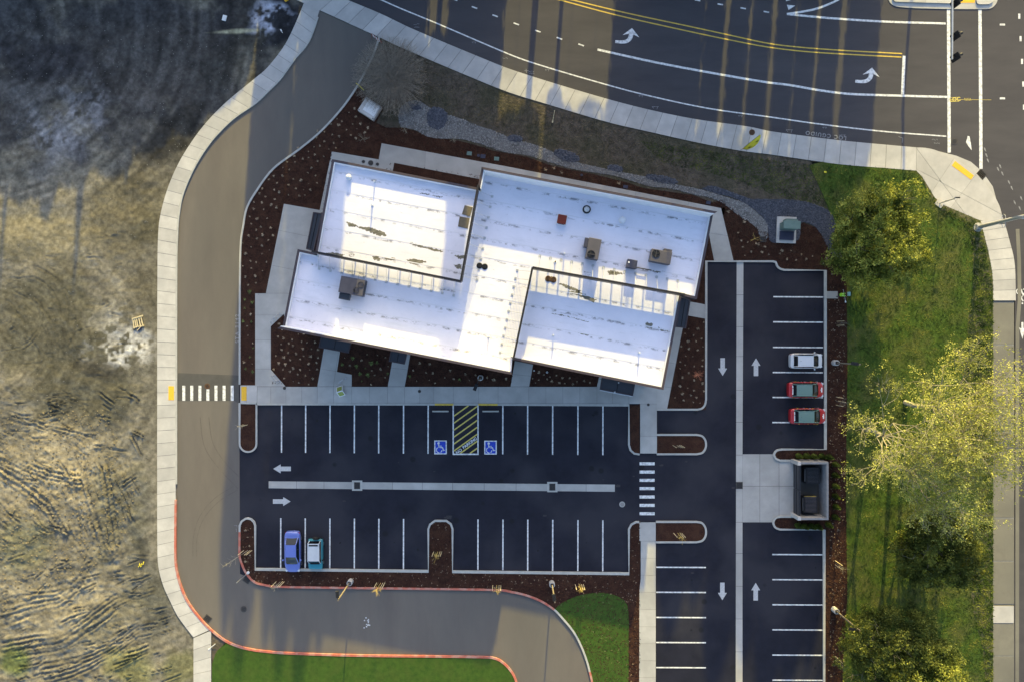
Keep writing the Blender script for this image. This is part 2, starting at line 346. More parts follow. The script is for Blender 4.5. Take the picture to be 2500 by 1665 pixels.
# left bare dirt: displaced relief with tyre ruts
def dirt():
    x0,x1,y0,y1=-260,800,-420,1980; st=.13
    nx=int((x1-x0)/PPM/st); ny=int((y1-y0)/PPM/st)
    px=np.linspace(x0,x1,nx); py=np.linspace(y0,y1,ny); PX,PY=np.meshgrid(px,py)
    X=(PX-1250)/PPM;Y=(832.5-PY)/PPM
    Z=.16*vnoise(X,Y,6,1)+.13*vnoise(X,Y,2.2,2)+.06*vnoise(X,Y,.8,3)+.04*vnoise(X,Y,.36,4)
    rough=np.clip((PY-900)/250,0,1)*np.clip((400-PX)/120,0,1)
    Z+=rough*(.10*vnoise(X,Y,.55,5)+.06*vnoise(X+Y*.3,Y,.3,6))
    R_=np.random.default_rng(11)
    tracks=[]
    def tr(a,w=9,d=.12,lug=True): tracks.append((smooth(T(0,2,a),8),w,d,lug))
    for k in (0,26,52): tr([(0-k,-60+k),(120,30+k),(330,110+k),(480,140+k),(560,150+k)],8,.13)
    for k in (0,45): tr([(0,90+k),(200,220+k),(330,330+k),(420,480+k),(520,600+k),(600,700+k)],9,.13)
    for a,b in ((560,680),(600,720),(720,790),(760,820),(520,560)): tr([(a-20,60),(a,200),((a+b)/2,420),(b,640),(b+15,700)],9,.12)
    for k in (0,40,90,130,190): tr([(0,1000+k),(200,960+k*.8),(420,930+k*.6),(560,820+k*.4),(640,700+k*.3)],8,.10)
    for k in (0,30,70,120): tr([(0,1300+k),(200,1260+k),(420,1220+k),(620,1090+k),(800,960+k)],7,.10)
    for k in (0,35,75,110,150): tr([(300,1440+k),(520,1400+k*.8),(760,1290+k*.7),(960,1150+k*.7)],6,.09,False)
    for k in (0,25): tr([(840,200+k),(900,160+k),(940,130+k)],6,.12)
    for k in (0,22,60): tracks.append((smooth(T(0,1,[(0,1250+k),(200,1300+k),(480,1250+k)]),8),6,.08,True))
    for k in range(14):
        a=R_.random()*.9; cx=R_.uniform(30,250); cy=R_.uniform(1000,1200); L=R_.uniform(30,70)
        tracks.append(([(cx,cy),(cx+L*.5,cy+L*.5*a),(cx+L,cy+L*a)],6,.10,True))
    for k in range(16):   # faint arcs of graded soil
        cx=R_.uniform(-40,60); cy=R_.uniform(760,900); r=R_.uniform(60,190); t=np.linspace(R_.uniform(-1.2,-.3),R_.uniform(.2,1.0),12)
        tracks.append(([(cx+r*math.cos(q),cy+r*.8*math.sin(q)) for q in t],5,.05,False))
    for k in range(10):
        cx=R_.uniform(-100,0); cy=R_.uniform(60,200); r=R_.uniform(150,330); t=np.linspace(R_.uniform(0.2,.5),R_.uniform(.8,1.3),12)
        tracks.append(([(cx+r*math.cos(q),cy+r*math.sin(q)) for q in t],6,.05,False))
    for k in range(9): tracks.append((smooth(T(0,0,[(480+k*24,180),(600+k*20,240+k*6),(760+k*6,330)]),6),4,.08,False))
    for k in range(330):   # short broken ridges left by machines, following the way they drove
        cy=R_.uniform(930,1680); cx=R_.uniform(-60,330+ (0 if cy<1400 else 90))
        if cy<1060: a=R_.uniform(-.1,.7)
        elif cy<1330 and cx>150: a=R_.uniform(1.0,1.45)
        elif cy<1330: a=R_.uniform(.3,.95)
        elif cy<1450: a=R_.uniform(-.9,.1)
        else: a=R_.uniform(-.5,-.1)
        L=R_.uniform(12,60); tracks.append(([(cx,cy),(cx+L*.5*math.cos(a),cy+L*.5*math.sin(a)+R_.uniform(-2,2)),(cx+L*math.cos(a),cy+L*math.sin(a))],R_.uniform(2.5,5.5),R_.uniform(.09,.17),R_.random()<.6))
    for k in range(60):
        cy=R_.uniform(560,930); cx=R_.uniform(-40,380); a=R_.uniform(-.35,.35); L=R_.uniform(10,45); tracks.append(([(cx,cy),(cx+L*math.cos(a),cy+L*math.sin(a))],R_.uniform(2.5,4.5),R_.uniform(.04,.09),False))
    dk=np.zeros_like(Z); n0=vnoise(X,Y,1.6,77); n0b=vnoise(X,Y,.8,78)
    for pts,w,d,lug in tracks:
        pts=resample(pts,max(6,int(sum(math.hypot(pts[i+1][0]-pts[i][0],pts[i+1][1]-pts[i][1]) for i in range(len(pts)-1))/3)))
        for i in range(len(pts)-1):
            ax,ay=pts[i];bx,by=pts[i+1]
            ix=np.where((px>min(ax,bx)-w*2.2)&(px<max(ax,bx)+w*2.2))[0]; iy=np.where((py>min(ay,by)-w*2.2)&(py<max(ay,by)+w*2.2))[0]
            if len(ix)==0 or len(iy)==0: continue
            sx=slice(ix[0],ix[-1]+1); sy=slice(iy[0],iy[-1]+1)
            xx=PX[sy,sx];yy=PY[sy,sx]; L=math.hypot(bx-ax,by-ay)+1e-6; ux,uy=(bx-ax)/L,(by-ay)/L
            t=(xx-ax)*ux+(yy-ay)*uy; s=(xx-ax)*-uy+(yy-ay)*ux
            on=(t>=0)&(t<L)
            jag=1.0
            if lug: jag=.35+.9*(((i*3)//5)%2)+.4*R_.random()
            wob=n0[min(ny-1,iy[len(iy)//2]),min(nx-1,ix[len(ix)//2])]; jag*=max(0,1+2.2*wob)
            s=s+w*.4*n0b[sy,sx]
            prof=.8*-np.exp(-(s/(w*.38))**2)+.75*np.exp(-((np.abs(s)-w*.75)/(w*.3))**2)
            Z[sy,sx]+=on*prof*d*jag*.58
            dk[sy,sx]=np.maximum(dk[sy,sx],on*np.exp(-(s/(w*.5))**2)*.5)
    # colour by soil kind, each patch with its own ragged outline
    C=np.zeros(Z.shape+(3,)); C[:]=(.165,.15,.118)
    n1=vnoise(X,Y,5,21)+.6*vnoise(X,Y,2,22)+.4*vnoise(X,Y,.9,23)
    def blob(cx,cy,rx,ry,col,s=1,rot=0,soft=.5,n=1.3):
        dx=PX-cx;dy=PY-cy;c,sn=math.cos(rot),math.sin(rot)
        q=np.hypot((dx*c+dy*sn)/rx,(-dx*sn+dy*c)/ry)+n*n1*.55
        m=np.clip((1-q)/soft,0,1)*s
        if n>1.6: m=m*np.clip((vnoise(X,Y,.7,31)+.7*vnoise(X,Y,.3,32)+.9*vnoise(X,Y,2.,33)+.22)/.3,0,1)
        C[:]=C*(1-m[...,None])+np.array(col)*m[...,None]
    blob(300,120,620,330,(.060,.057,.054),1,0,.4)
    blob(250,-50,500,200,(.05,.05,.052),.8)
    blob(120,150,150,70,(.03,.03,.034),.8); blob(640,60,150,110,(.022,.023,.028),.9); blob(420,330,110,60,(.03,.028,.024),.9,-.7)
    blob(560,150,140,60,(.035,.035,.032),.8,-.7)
    blob(180,280,85,150,(.30,.30,.32),.95,.9,1.0,1.8); blob(120,400,150,45,(.13,.13,.14),.6,-.5,1.0); blob(75,250,80,60,(.12,.12,.12),.5)
    blob(645,45,60,35,(.40,.42,.50),.95,-.3,.6,2.4); blob(570,78,70,7,(.4,.38,.25),.9,-.05,.5,1)
    blob(330,520,170,110,(.11,.095,.06),.7); blob(90,560,140,90,(.24,.205,.125),.6)
    blob(130,800,230,170,(.086,.080,.058),.95); blob(230,960,230,110,(.084,.078,.056),.95); blob(350,700,70,160,(.085,.075,.05),.6)
    blob(280,780,80,70,(.33,.31,.27),.8,0,1,1.8); blob(300,850,85,70,(.48,.47,.46),.9,0,1,2.4); blob(280,690,50,40,(.26,.25,.22),.5,0,1,2)
    blob(250,905,80,25,(.05,.045,.035),.8,.2); blob(370,560,60,60,(.09,.08,.05),.6)
    blob(140,1150,190,130,(.29,.25,.175),.85); blob(270,1250,60,160,(.12,.115,.085),.7); blob(330,1300,50,180,(.105,.102,.08),.8)
    blob(60,1330,90,80,(.13,.13,.075),.6); blob(345,1340,30,60,(.04,.04,.035),.8); blob(380,1450,60,120,(.075,.075,.06),.7)
    blob(150,1500,220,120,(.28,.245,.175),.7); blob(30,1610,60,60,(.085,.115,.03),.8); blob(330,1630,70,50,(.16,.16,.05),.6); blob(430,1640,50,60,(.13,.13,.045),.6)
    blob(270,1500,170,50,(.10,.095,.07),.6,-.5); blob(600,400,60,900,(.08,.07,.05),.3)
    rr_=np.hypot(PX+60,(PY-60)*1.1); th=np.arctan2(PY-60,PX+60); sw_=vnoise(rr_/12,th*5,1.0,51)+.6*vnoise(X,Y,1.4,52)+.5*vnoise(X,Y,.6,56)
    C*=(1+.8*sw_*np.clip((560-PY)/120,0,1))[...,None]
    r2=np.hypot(PX+40,(PY-860)*1.2); t2=np.arctan2(PY-860,PX+40); s2=vnoise(r2/8,t2*4,1.0,53)+.6*vnoise(X,Y,1.1,57)
    C*=(1+.5*s2*np.clip((PY-560)/80,0,1))[...,None]; fine=vnoise(X,Y,.45,54)+vnoise(X,Y,.22,55)
    C*=(1+.34*fine)[...,None]; C=np.clip(C,.008,.6)
    C*=(1-.35*dk)[...,None]
    edge=np.clip((PX-392)/40,0,1); Z=Z*(1-.0*edge)
    # keep below the pavement beside the sidewalk
    bo=np.interp(PY.ravel(),[p[1] for p in S1o],[p[0] for p in S1o]).reshape(PX.shape)
    near=np.clip((bo-8-PX)/30,0,1); Z=.03+Z*(.15+.85*near)
    Z=np.where(PX>bo+12,-.3,Z)
    Z=np.minimum(Z,.45)
    v=np.stack([X,Y,Z],-1).reshape(-1,3)
    idx=np.arange(nx*ny).reshape(ny,nx); f=np.stack([idx[1:,:-1],idx[1:,1:],idx[:-1,1:],idx[:-1,:-1]],-1).reshape(-1,4)
    keep=(PX[:-1,:-1]<bo[:-1,:-1]+45).ravel(); f=f[keep]
    me=bpy.data.meshes.new('dirt_ground'); me.vertices.add(len(v)); me.vertices.foreach_set('co',v.ravel())
    me.loops.add(f.size); me.loops.foreach_set('vertex_index',f.ravel()); me.polygons.add(len(f)); me.polygons.foreach_set('loop_start',np.arange(0,f.size,4)); me.polygons.foreach_set('loop_total',np.full(len(f),4))
    me.update(calc_edges=True); me.validate()
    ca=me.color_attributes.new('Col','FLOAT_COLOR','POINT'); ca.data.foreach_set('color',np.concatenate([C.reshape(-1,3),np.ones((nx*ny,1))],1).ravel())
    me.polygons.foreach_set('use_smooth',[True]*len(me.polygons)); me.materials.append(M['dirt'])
    o=bpy.data.objects.new('dirt_ground',me); COL.objects.link(o); tag(o,kind='structure')
    return lambda x,y: float(Z[min(ny-1,max(0,int((y-y0)/(y1-y0)*(ny-1)))),min(nx-1,max(0,int((x-x0)/(x1-x0)*(nx-1))))])
dz=dirt()

S2t=smooth(T(1,0,[(180,-190),(400,-95),(620,0),(860,100),(1080,205),(1635,437)])+T(2,0,[(0,487),(330,592),(700,700),(980,770),(1270,828),(1640,880)])+T(3,0,[(0,908),(230,940),(510,975),(830,1005),(1020,1022)]),4)
S2b=smooth(T(1,0,[(60,-110),(250,-10),(440,75),(850,262),(1017,340),(1580,578)])+T(2,0,[(0,650),(280,735),(660,848),(950,915),(1240,980),(1580,1045)])+T(3,0,[(0,1068),(220,1100),(510,1140),(820,1165),(1020,1182)]),4)
PLarc=smooth(T(3,0,[(1020,1022),(1080,1025),(1150,1040),(1260,1090),(1340,1135),(1420,1190),(1480,1255),(1540,1330),(1590,1420),(1612,1500)]),3)
PLin=T(3,0,[(1612,1530),(1460,1525),(1200,1415),(1145,1365),(1100,1290),(1060,1225),(1020,1182)])
S3l=smooth([(2392,541)]+T(3,1,[(1480,30),(1515,170),(1540,300),(1548,400),(1548,508)]),4)
S3r=smooth([(2446,531)]+T(3,1,[(1635,0),(1665,110),(1690,210),(1700,300),(1704,508)]),4)
# roads
prism('road',[(500,-230)]+[(x,y+1.5) for x,y in S2t]+PLarc+S3r+[(2478,740),(2476,1900),(3400,1900),(3400,-260),(1500,-250),(900,-420)],-.2,0,M['asph_road'],kind='structure')
K4=smooth(T(1,2,[(0,1345),(180,1362),(700,1380),(1600,1392),(1670,1408),(1722,1445)])+T(2,2,[(-5,1490),(20,1535),(36,1590),(40,1700)]),5)
K4full=smooth(T(0,2,[(1215,305),(1213,700),(1223,800),(1253,910),(1298,1010),(1378,1120),(1460,1205),(1560,1280),(1660,1322)])+K4[:1],5)[:-1]+K4
S1i_low=[p for p in S1i]
prism('access_road',S1i+K4full[-len(K4)-12:]+[(1450,1760),(1450,1400),(1250,1385),(800,1385),(700,600),(935,95)],-.25,-.002,M['asph_old'],kind='structure')
prism('parking_lot',[(584,930),(760,930),(760,700),(1700,640),(2013,640),(2013,1900),(1500,1900),(1500,1420),(640,1420),(586,1400)],-.2,.004,M['asph_new'],kind='structure')
lot=empty('parking_markings',kind='structure')
roadm=empty('road_markings',kind='structure')
prism('crossing_patch',T(0,1,[(1222,1003),(1655,1020),(1655,1225),(1620,1195),(1218,1195)]),-.1,.004,M['asph_patch'],kind='structure')
# ---- verge, beds, lawns
K1=smooth(T(1,0,[(852,262),(820,360),(765,480),(700,600),(600,745),(450,910),(300,1035),(120,1170)])+T(0,0,[(1766,1330),(1705,1440),(1680,1568)])+T(0,1,[(1665,100),(1658,350),(1656,1082)]),5)
K1=[p for p in K1]
swale_t=smooth(T(1,0,[(985,840),(990,770),(1040,710),(1120,700),(1210,752),(1320,795),(1420,825),(1520,868),(1640,905),(1766,960)])+T(2,0,[(150,1000),(300,1060),(420,1115),(560,1150),(700,1180),(900,1220),(1150,1280),(1300,1310),(1480,1365),(1600,1405),(1700,1480)])+[(1872,548),(1872,583)],4)
swale_b=smooth(T(2,1,[(1715,85)])+[(1843,555)]+T(2,0,[(1560,1490),(1480,1425),(1380,1372),(1250,1345),(1100,1305),(950,1290),(820,1250),(700,1215),(560,1195),(400,1165),(250,1120),(100,1075)])+T(1,0,[(1700,1050),(1560,1000),(1400,962),(1280,962),(1180,945),(1100,900),(1000,880)]),4)
def rag(p,a=2.0):
    q=resample(p+[p[0]],int(len(p)*3)); return [(x+random.uniform(-a,a),y+random.uniform(-a,a)) for x,y in q[:-1]]
verge_poly=[p for p in K1 if p[1]<220]+[(893,232),(860,300),(930,330),(1500,560),(1760,610),(1960,625),(2040,590),(2035,520),(2020,470),(1990,420)]+[p for p in S2b[::-1] if 920<p[0]<1990]
prism('verge',verge_poly,-.2,.06,M['verge'],kind='structure')
dirt_tri=prism('soil_corner',T(0,2,[(1460,1215),(1560,1290),(1500,1350),(1466,1440)]),-.2,.05,M['verge'],kind='structure')
bedN=swale_b[::-1]
bed1=[(872,214)]+[p for p in K1 if p[1]>216]+[(588,943),(1560,943),(1560,1000),(1606,1000),(1723,1000),(1723,560),(1770,500)]+T(2,0,[(1500,1450),(1250,1350),(900,1300),(800,1265),(560,1205),(400,1175),(250,1140),(100,1085)])+T(1,0,[(1640,1045),(1500,1000),(1400,975),(1300,962),(1180,945),(1100,905),(1000,885),(900,885),(830,850),(885,745),(750,650)])
prism('planting_bed',bed1,-.2,.09,M['mulch'],kind='structure')
bed5=[(1760,490),(1850,560),(1900,580),(1960,545),(2000,560),(2030,600),(2066,650),(2068,900),(2064,1200),(2068,1450),(2058,1600),(2055,1700),(2013,1700),(2013,1292),(1900,1292),(1888,1284),(1887,1270),(1893,1262),(1905,1260),(2000,1260),(2000,1125),(1903,1123),(1892,1117),(1889,1108),(1895,1099),(1905,1095),(2013,1095),(2013,661),(1912,659),(1898,652),(1893,640),(1723,640),(1723,500)]
prism('planting_bed',bed5,-.2,.085,M['mulch'],kind='structure')
prism('planting_bed',rrect(585,984,628,1103,21,corners='0011'),-.2,.1,M['mulch'],kind='structure')
prism('planting_bed',rrect(1536,988,1561,1108,14,corners='0001'),-.2,.1,M['mulch'],kind='structure')
prism('planting_bed',rrect(1603,1062,1722,1106,20,corners='0110'),-.2,.1,M['mulch'],kind='structure')
prism('planting_bed',rrect(1601,1274,1722,1321,20,corners='0110'),-.2,.1,M['mulch'],kind='structure')
K3=smooth(T(0,2,[(1656,530),(1656,690),(1668,740),(1700,810)])+[(622,1419)]+T(1,2,[(60,893),(130,905),(900,917),(1690,929)])+T(2,2,[(0,942),(100,965),(200,1005),(290,1063),(350,1125),(420,1210),(470,1300),(510,1400),(535,1490),(552,1568),(560,1680)]),5)
bed4=[(586,1280),(591,1270),(600,1264),(606,1263),(614,1265),(621,1272),(624,1281),(624,1388),(1046,1393),(1046,1290),(1050,1278),(1062,1270),(1090,1270),(1101,1277),(1105,1290),(1105,1394),(1534,1398),(1534,1290),(1540,1278),(1552,1273),(1562,1273),(1562,1760),(1450,1760)]+K3[::-1]
prism('planting_bed',bed4,-.2,.1,M['mulch'],kind='structure')
lawnblob=smooth(T(2,2,[(290,1060),(350,1015),(450,970),(560,950),(640,950),(720,970),(775,1005),(800,1060),(803,1300),(803,1660)]),5)+[(1449,1760)]+[p for p in K3[::-1] if p[0]>1353]
prism('lawn',lawnblob,-.2,.13,M['lawn2'],kind='structure')
lawnL=[(517,1760)]+smooth(T(0,2,[(1466,1440),(1500,1350),(1560,1300)]),4)+[p for p in K4full if p[0]>552]+[(1263,1760)]
prism('lawn',lawnL,-.2,.12,M['lawn2'],kind='structure')
lawnR=[(1975,405)]+[p for p in S2b if p[0]>1985]+PLin[::-1][1:-1]+[(2392,541)]+S3l[1:]+[(2423,1900),(2056,1900),(2058,1600),(2068,1450),(2064,1200),(2068,900),(2066,650),(2038,560),(2025,520),(2010,480)]
prism('lawn',rag(lawnR[:1],0)+lawnR[1:],-.2,.11,M['lawn'],kind='structure')
weed=smooth([(2236,419),(2262,462),(2300,520),(2350,545),(2372,600),(2375,700),(2362,800),(2352,950),(2372,1150),(2385,1300),(2372,1450),(2400,1600),(2398,1720)],6)
wp=weed+[(2422.5,1720)]+[(x-.5,y) for x,y in S3l[::-1]]+PLin[1:-1]
prism('weedy_strip',[(x+random.uniform(-3,3),y) for x,y in resample(weed,90)]+wp[len(weed):],-.2,.116,M['weed'],kind='structure')
prism('gravel_swale',swale_t+swale_b,-.2,.105,M['gravel'],kind='structure')
dg=smooth([(1712,462),(1735,455),(1780,468),(1830,486),(1875,488),(1930,489),(1980,498),(2024,518),(2038,550),(2030,590),(2050,620),(2066,650),(2062,672),(2050,655),(2022,610),(2005,575),(1985,552),(1955,545),(1950,585),(1925,592),(1880,590),(1872,548),(1850,520),(1800,488),(1750,474)],4)
prism('dark_gravel_bed',dg,-.2,.112,M['dgravel'],kind='structure')
spots=[]
for (c,r,x,y,rx,ry,ro) in ((1,0,1250,820,70,76,0),(2,0,375,1080,92,36,.3),(2,0,710,1165,55,20,.2),(2,0,1030,1240,115,24,.2),(2,0,20,960,50,22,.1),(1,0,1100,745,36,16,.1)):
    cx,cy=T(c,r,[(x,y)])[0]; rx*=.354;ry*=.354
    pl=[(cx+rx*math.cos(a)*math.cos(ro)-ry*math.sin(a)*math.sin(ro)+random.uniform(-1.2,1.2),cy+rx*math.cos(a)*math.sin(ro)+ry*math.sin(a)*math.cos(ro)+random.uniform(-1.2,1.2)) for a in np.linspace(0,2*math.pi,26)[:-1]]
    spots.append(pl); prism('dark_rock_patch',pl,-.2,.118,M['dgravel'],kind='structure')
# ---- scatter: stones, chips, clumps (each one joined mesh of countless pieces)
def inside(poly,xs,ys):
    r=np.zeros(len(xs),bool); n=len(poly)
    for i in range(n):
        x1,y1=poly[i];x2,y2=poly[(i+1)%n]
        c=((y1>ys)!=(y2>ys)); 
        with np.errstate(divide='ignore',invalid='ignore'): t=(x2-x1)*(ys-y1)/(y2-y1+1e-12)+x1
        r^=c&(xs<t)
    return r
def sample(poly,n,seed=0,excl=()):
    r=np.random.default_rng(seed); p=np.array(poly); lo=p.min(0);hi=p.max(0)
    xs=r.uniform(lo[0],hi[0],n*4); ys=r.uniform(lo[1],hi[1],n*4); k=inside(poly,xs,ys)
    for e in excl: k&=~inside(e,xs,ys)
    return np.stack([xs[k],ys[k]],1)[:n]
OCT=np.array([(1,0,0),(-1,0,0),(0,1,0),(0,-1,0),(0,0,1)],float); OF=[(0,2,4),(2,1,4),(1,3,4),(3,0,4)]
def scatter(name,pts,z,smin,smax,mat_,kind='rock',seed=0,hz=.7):
    r=np.random.default_rng(seed); n=len(pts); s=r.uniform(smin,smax,n)
    W_=np.stack([(pts[:,0]-1250)/PPM,(832.5-pts[:,1])/PPM,np.full(n,z)],1)
    if kind=='rock': base=OCT; F=OF
    elif kind=='chip': base=np.array([(1,.3,.25),(-1,.3,0),(-1,-.3,.2),(1,-.3,.5)]); F=[(0,1,2,3)]
    else: # clump: three blades fanning out
        base=np.array([(-.3,0,0),(.3,0,0),(.9,.5,.8),(0,-.3,0),(0,.3,0),(-.8,.5,.8),(-.2,.2,0),(.2,-.2,0),(.1,-.9,.9)]); F=[(0,1,2),(3,4,5),(6,7,8)]
    a=r.uniform(0,2*np.pi,n); c,sn=np.cos(a),np.sin(a); k=len(base)
    jit=1+.35*(r.random((n,k,1))-.5)
    B=base[None]*s[:,None,None]*jit; B[...,2]*=hz
    X=B[...,0]*c[:,None]-B[...,1]*sn[:,None];Y=B[...,0]*sn[:,None]+B[...,1]*c[:,None]
    V=np.stack([X,Y,B[...,2]],-1)+W_[:,None,:]
    m=len(F[0]); FA=(np.array(F)[None]+np.arange(n)[:,None,None]*k).reshape(-1,m)
    me=bpy.data.meshes.new(name); me.vertices.add(n*k); me.vertices.foreach_set('co',V.ravel())
    me.loops.add(FA.size); me.loops.foreach_set('vertex_index',FA.ravel()); me.polygons.add(len(FA)); me.polygons.foreach_set('loop_start',np.arange(0,FA.size,m)); me.polygons.foreach_set('loop_total',np.full(len(FA),m)); me.update(calc_edges=True)
    me.materials.append(mat_); o=bpy.data.objects.new(name,me); COL.objects.link(o); return o
sw=swale_t+swale_b
tag(scatter('gravel_stones',sample(sw,9000,1,spots),.10,.03,.11,M['stone'],seed=1),'loose pale grey gravel filling the winding dry swale','gravel',kind='stuff')
tag(scatter('dark_gravel_stones',sample(dg,6500,2),.105,.03,.10,M['dstone'],seed=2),'blue black gravel spread round the pale utility pad','gravel',kind='stuff')
for i,s in enumerate(spots): tag(scatter('dark_rocks',sample(s,500 if i==0 else 160,3+i),.11,.06,.16,M['dstone'],seed=3+i),['round heap of dark rocks in the gravel head','dark rocks along the middle of the swale','dark rocks at a bend of the swale','long dark rock line beside the swale','dark rocks at the swale edge','small dark rock patch in the gravel head'][i],'rocks',kind='stuff')
WALKX=[[(588,938),(1610,938),(1610,1005),(588,1005)],[(640,722),(620,720),(620,940),(665,940),(665,795),(692,770),(760,620),(790,495),(695,495),(676,560)],[(811,372),(925,385),(932,350),(1250,408),(1765,508),(1795,645),(1740,640),(1722,560),(1640,520),(1250,440),(950,400),(940,420),(811,398)],[(772,840),(835,855),(822,905),(862,912),(862,945),(770,945)],[(940,860),(1005,870),(990,945),(942,945)],[(1250,870),(1305,890),(1295,945),(1250,945)],[(1455,900),(1620,940),(1640,800),(1668,800),(1630,1000),(1560,1000),(1560,985),(1455,945)],[(1675,735),(1723,740),(1723,782),(1668,775)]]
chips=np.concatenate([sample(bed1,26000,20,WALKX),sample(bed5,12000,21,WALKX+[[(2010,708),(2048,708),(2048,733),(2010,733)],dg]),sample(bed4,12000,22)])
tag(scatter('bark_chips',chips,.105,.04,.12,M['mulch'],'chip',seed=9,hz=1),'loose red brown bark chips over the planting beds','bark mulch',kind='stuff')
tag(scatter('lawn_clumps',sample(lawnR,60000,30),.10,.06,.16,M['grassclump'],'clump',seed=10),'uneven green grass tufts of the broad east lawn','grass',kind='stuff')
tag(scatter('weed_clumps',sample(weed+[(2422,1720),(2422,720),(2395,560),(2290,500),(2240,425)],5000,31),.11,.1,.28,M['grassclump'],'clump',seed=11),'leafy weed clumps between the east lawn and the path','weeds',kind='stuff')
vp=[p for p in verge_poly]
tag(scatter('verge_clumps',sample(vp,14000,32,[sw,dg]),.055,.05,.14,M['dryclump'],'clump',seed=12),'short dull dry growth on the verge below the street sidewalk','grass',kind='stuff')
tag(scatter('verge_green_clumps',sample([(1560,345),(1950,400),(2120,420),(2020,520),(1900,480),(1760,430),(1620,400)],5000,33,[dg]),.055,.05,.13,M['grassclump'],'clump',seed=13),'dark green grass patch on the verge by the corner','grass',kind='stuff')
dp=sample([(0,0)]+[(p[0]-6,p[1]) for p in S1o if p[0]<700]+[(0,1665)],2600,40)
M['pebble']=mat('soil pebbles',(.07,.068,.062),(.30,.29,.27),scale=.6)
wz=np.array([dz(x,y) for x,y in dp]); o=scatter('soil_pebbles',dp,0,.015,.065,M['pebble'],seed=14)
co=np.empty(len(o.data.vertices)*3); o.data.vertices.foreach_get('co',co); co=co.reshape(-1,3); co[:,2]+=np.repeat(wz,5)-.01; o.data.vertices.foreach_set('co',co.ravel())
tag(o,'pale pebbles strewn over the bare dirt lot','pebbles',kind='stuff')
cl=sample([(0,1000)]+[(260,1000),(330,1200),(300,1330),(200,1400),(0,1500)],1500,41); wz=np.array([dz(x,y) for x,y in cl]); o=scatter('soil_clods',cl,0,.05,.16,M['dirt'],seed=15)
co=np.empty(len(o.data.vertices)*3); o.data.vertices.foreach_get('co',co); co=co.reshape(-1,3); co[:,2]+=np.repeat(wz,5)-.02; o.data.vertices.foreach_set('co',co.ravel())
ca=o.data.color_attributes.new('Col','FLOAT_COLOR','POINT'); ca.data.foreach_set('color',np.tile([.2,.165,.10,1],len(o.data.vertices)))
tag(o,'tan clods thrown up along the tyre ruts','soil clods',kind='stuff')

# ---------------------------------------------------------------- PAVEMENTS
strip_slabs('sidewalk',S1o,S1i,56,.125,M['conc'])
strip_slabs('sidewalk',T(0,2,[(1338,1259),(1338,1760)]),T(0,2,[(1460,1206),(1460,1760)]),6,.125,M['conc'])
strip_slabs('sidewalk',S2b,S2t,44,.13,M['conc'])
strip_slabs('sidewalk',S3l,S3r,8,.13,M['conc'])
pl=PLarc+PLin
slabs('corner_plaza',pl,[(T(3,0,[(1030,1040)])[0],T(3,0,[(1200,1270)])[0]),(T(3,0,[(1290,1080)])[0],T(3,0,[(1125,1330)])[0]),(T(3,0,[(1440,1195)])[0],T(3,0,[(1270,1420)])[0]),(T(3,0,[(1130,1230)])[0],T(3,0,[(1600,1480)])[0])],.128,M['conc'])
prism('tactile_paving',T(3,0,[(1285,1115),(1415,1215),(1395,1245),(1263,1147)]),.12,.142,M['tactile'],kind='structure')
prism('gutter_apron',T(3,0,[(1150,1040),(1270,1070),(1300,1078),(1400,1120),(1480,1190),(1550,1290),(1580,1400)])[::1]+T(3,0,[(1540,1335),(1480,1258),(1420,1193),(1340,1138),(1260,1093)]),-.1,.02,M['conc_w'],kind='structure')
strip_slabs('footpath',[(2423,737),(2423,1475)],[(2475,737),(2475,1475)],7,.06,M['path'])
strip_slabs('footpath',[(2423,1521),(2423,1760)],[(2475,1521),(2475,1760)],3,.06,M['path'])
strip_slabs('footpath_concrete_panel',[(2422,1477),(2422,1520)],[(2474,1477),(2474,1520)],1,.09,M['conc'])
ribbon('gutter',[(2484,560),(2488,640),(2489,735),(2484,800),(2483,1760)],9,-.1,.012,M['path'],kind='structure')
# kerbs
def kerb(pts,m='kerb',w=4.6,z=.16): return ribbon('kerb',pts,w,-.15,z,M[m],kind='structure')
kerb(K1)
inn=[(x+1.5,y) for x,y in S1i]
kerb([p for p in inn if p[1]<1216 and p[1]>30],w=4,z=.135); kr=[p for p in K4full]
kerb([(K4full[0][0]+.0,1219)]+kr[1:],'kerb_red',5)
i1=min(range(len(K3)),key=lambda i:abs(K3[i][0]-1353)); i2=min(range(len(K3)),key=lambda i:abs(K3[i][1]-1640))
kerb([(586,1297),(586,1282),(591,1271),(600,1265),(606,1264),(614,1266),(621,1273),(624,1282),(624,1388),(1046,1393),(1046,1290),(1050,1279),(1062,1270),(1090,1270),(1101,1278),(1105,1290),(1105,1394),(1535,1399),(1535,1290),(1541,1279),(1552,1273),(1560,1273)])
kerb(K3[:i1+1],'kerb_red',5); kerb(K3[i1:i2+1]); kerb(K3[i2:],'kerb_red',5)
kerb(rrect(586,984,627,1102,20,corners='0011')[::1]+[rrect(586,984,627,1102,20,corners='0011')[0]],w=4)
kerb([(627,986),(1085-23,986.5)]); kerb([(1062,986.5),(1107,986.5)],'yellow',4.6); kerb([(1107,986.5),(1168,986.7)]); kerb([(1168,986.7),(1215,987)],'yellow',4.6)
kerb([(1215,987),(1535,988),(1535,1085),(1539,1098),(1548,1106),(1561,1108)])
kerb([(1603,1060.5)]+smooth([(1700,1060.5),(1714,1064),(1722,1076),(1722,1092),(1714,1104),(1700,1107.5)],4)+[(1603,1107.5)])
kerb([(1601,1272.5)]+smooth([(1700,1272.5),(1714,1276),(1722,1289),(1722,1306),(1714,1318),(1700,1322)],4)+[(1601,1322)])
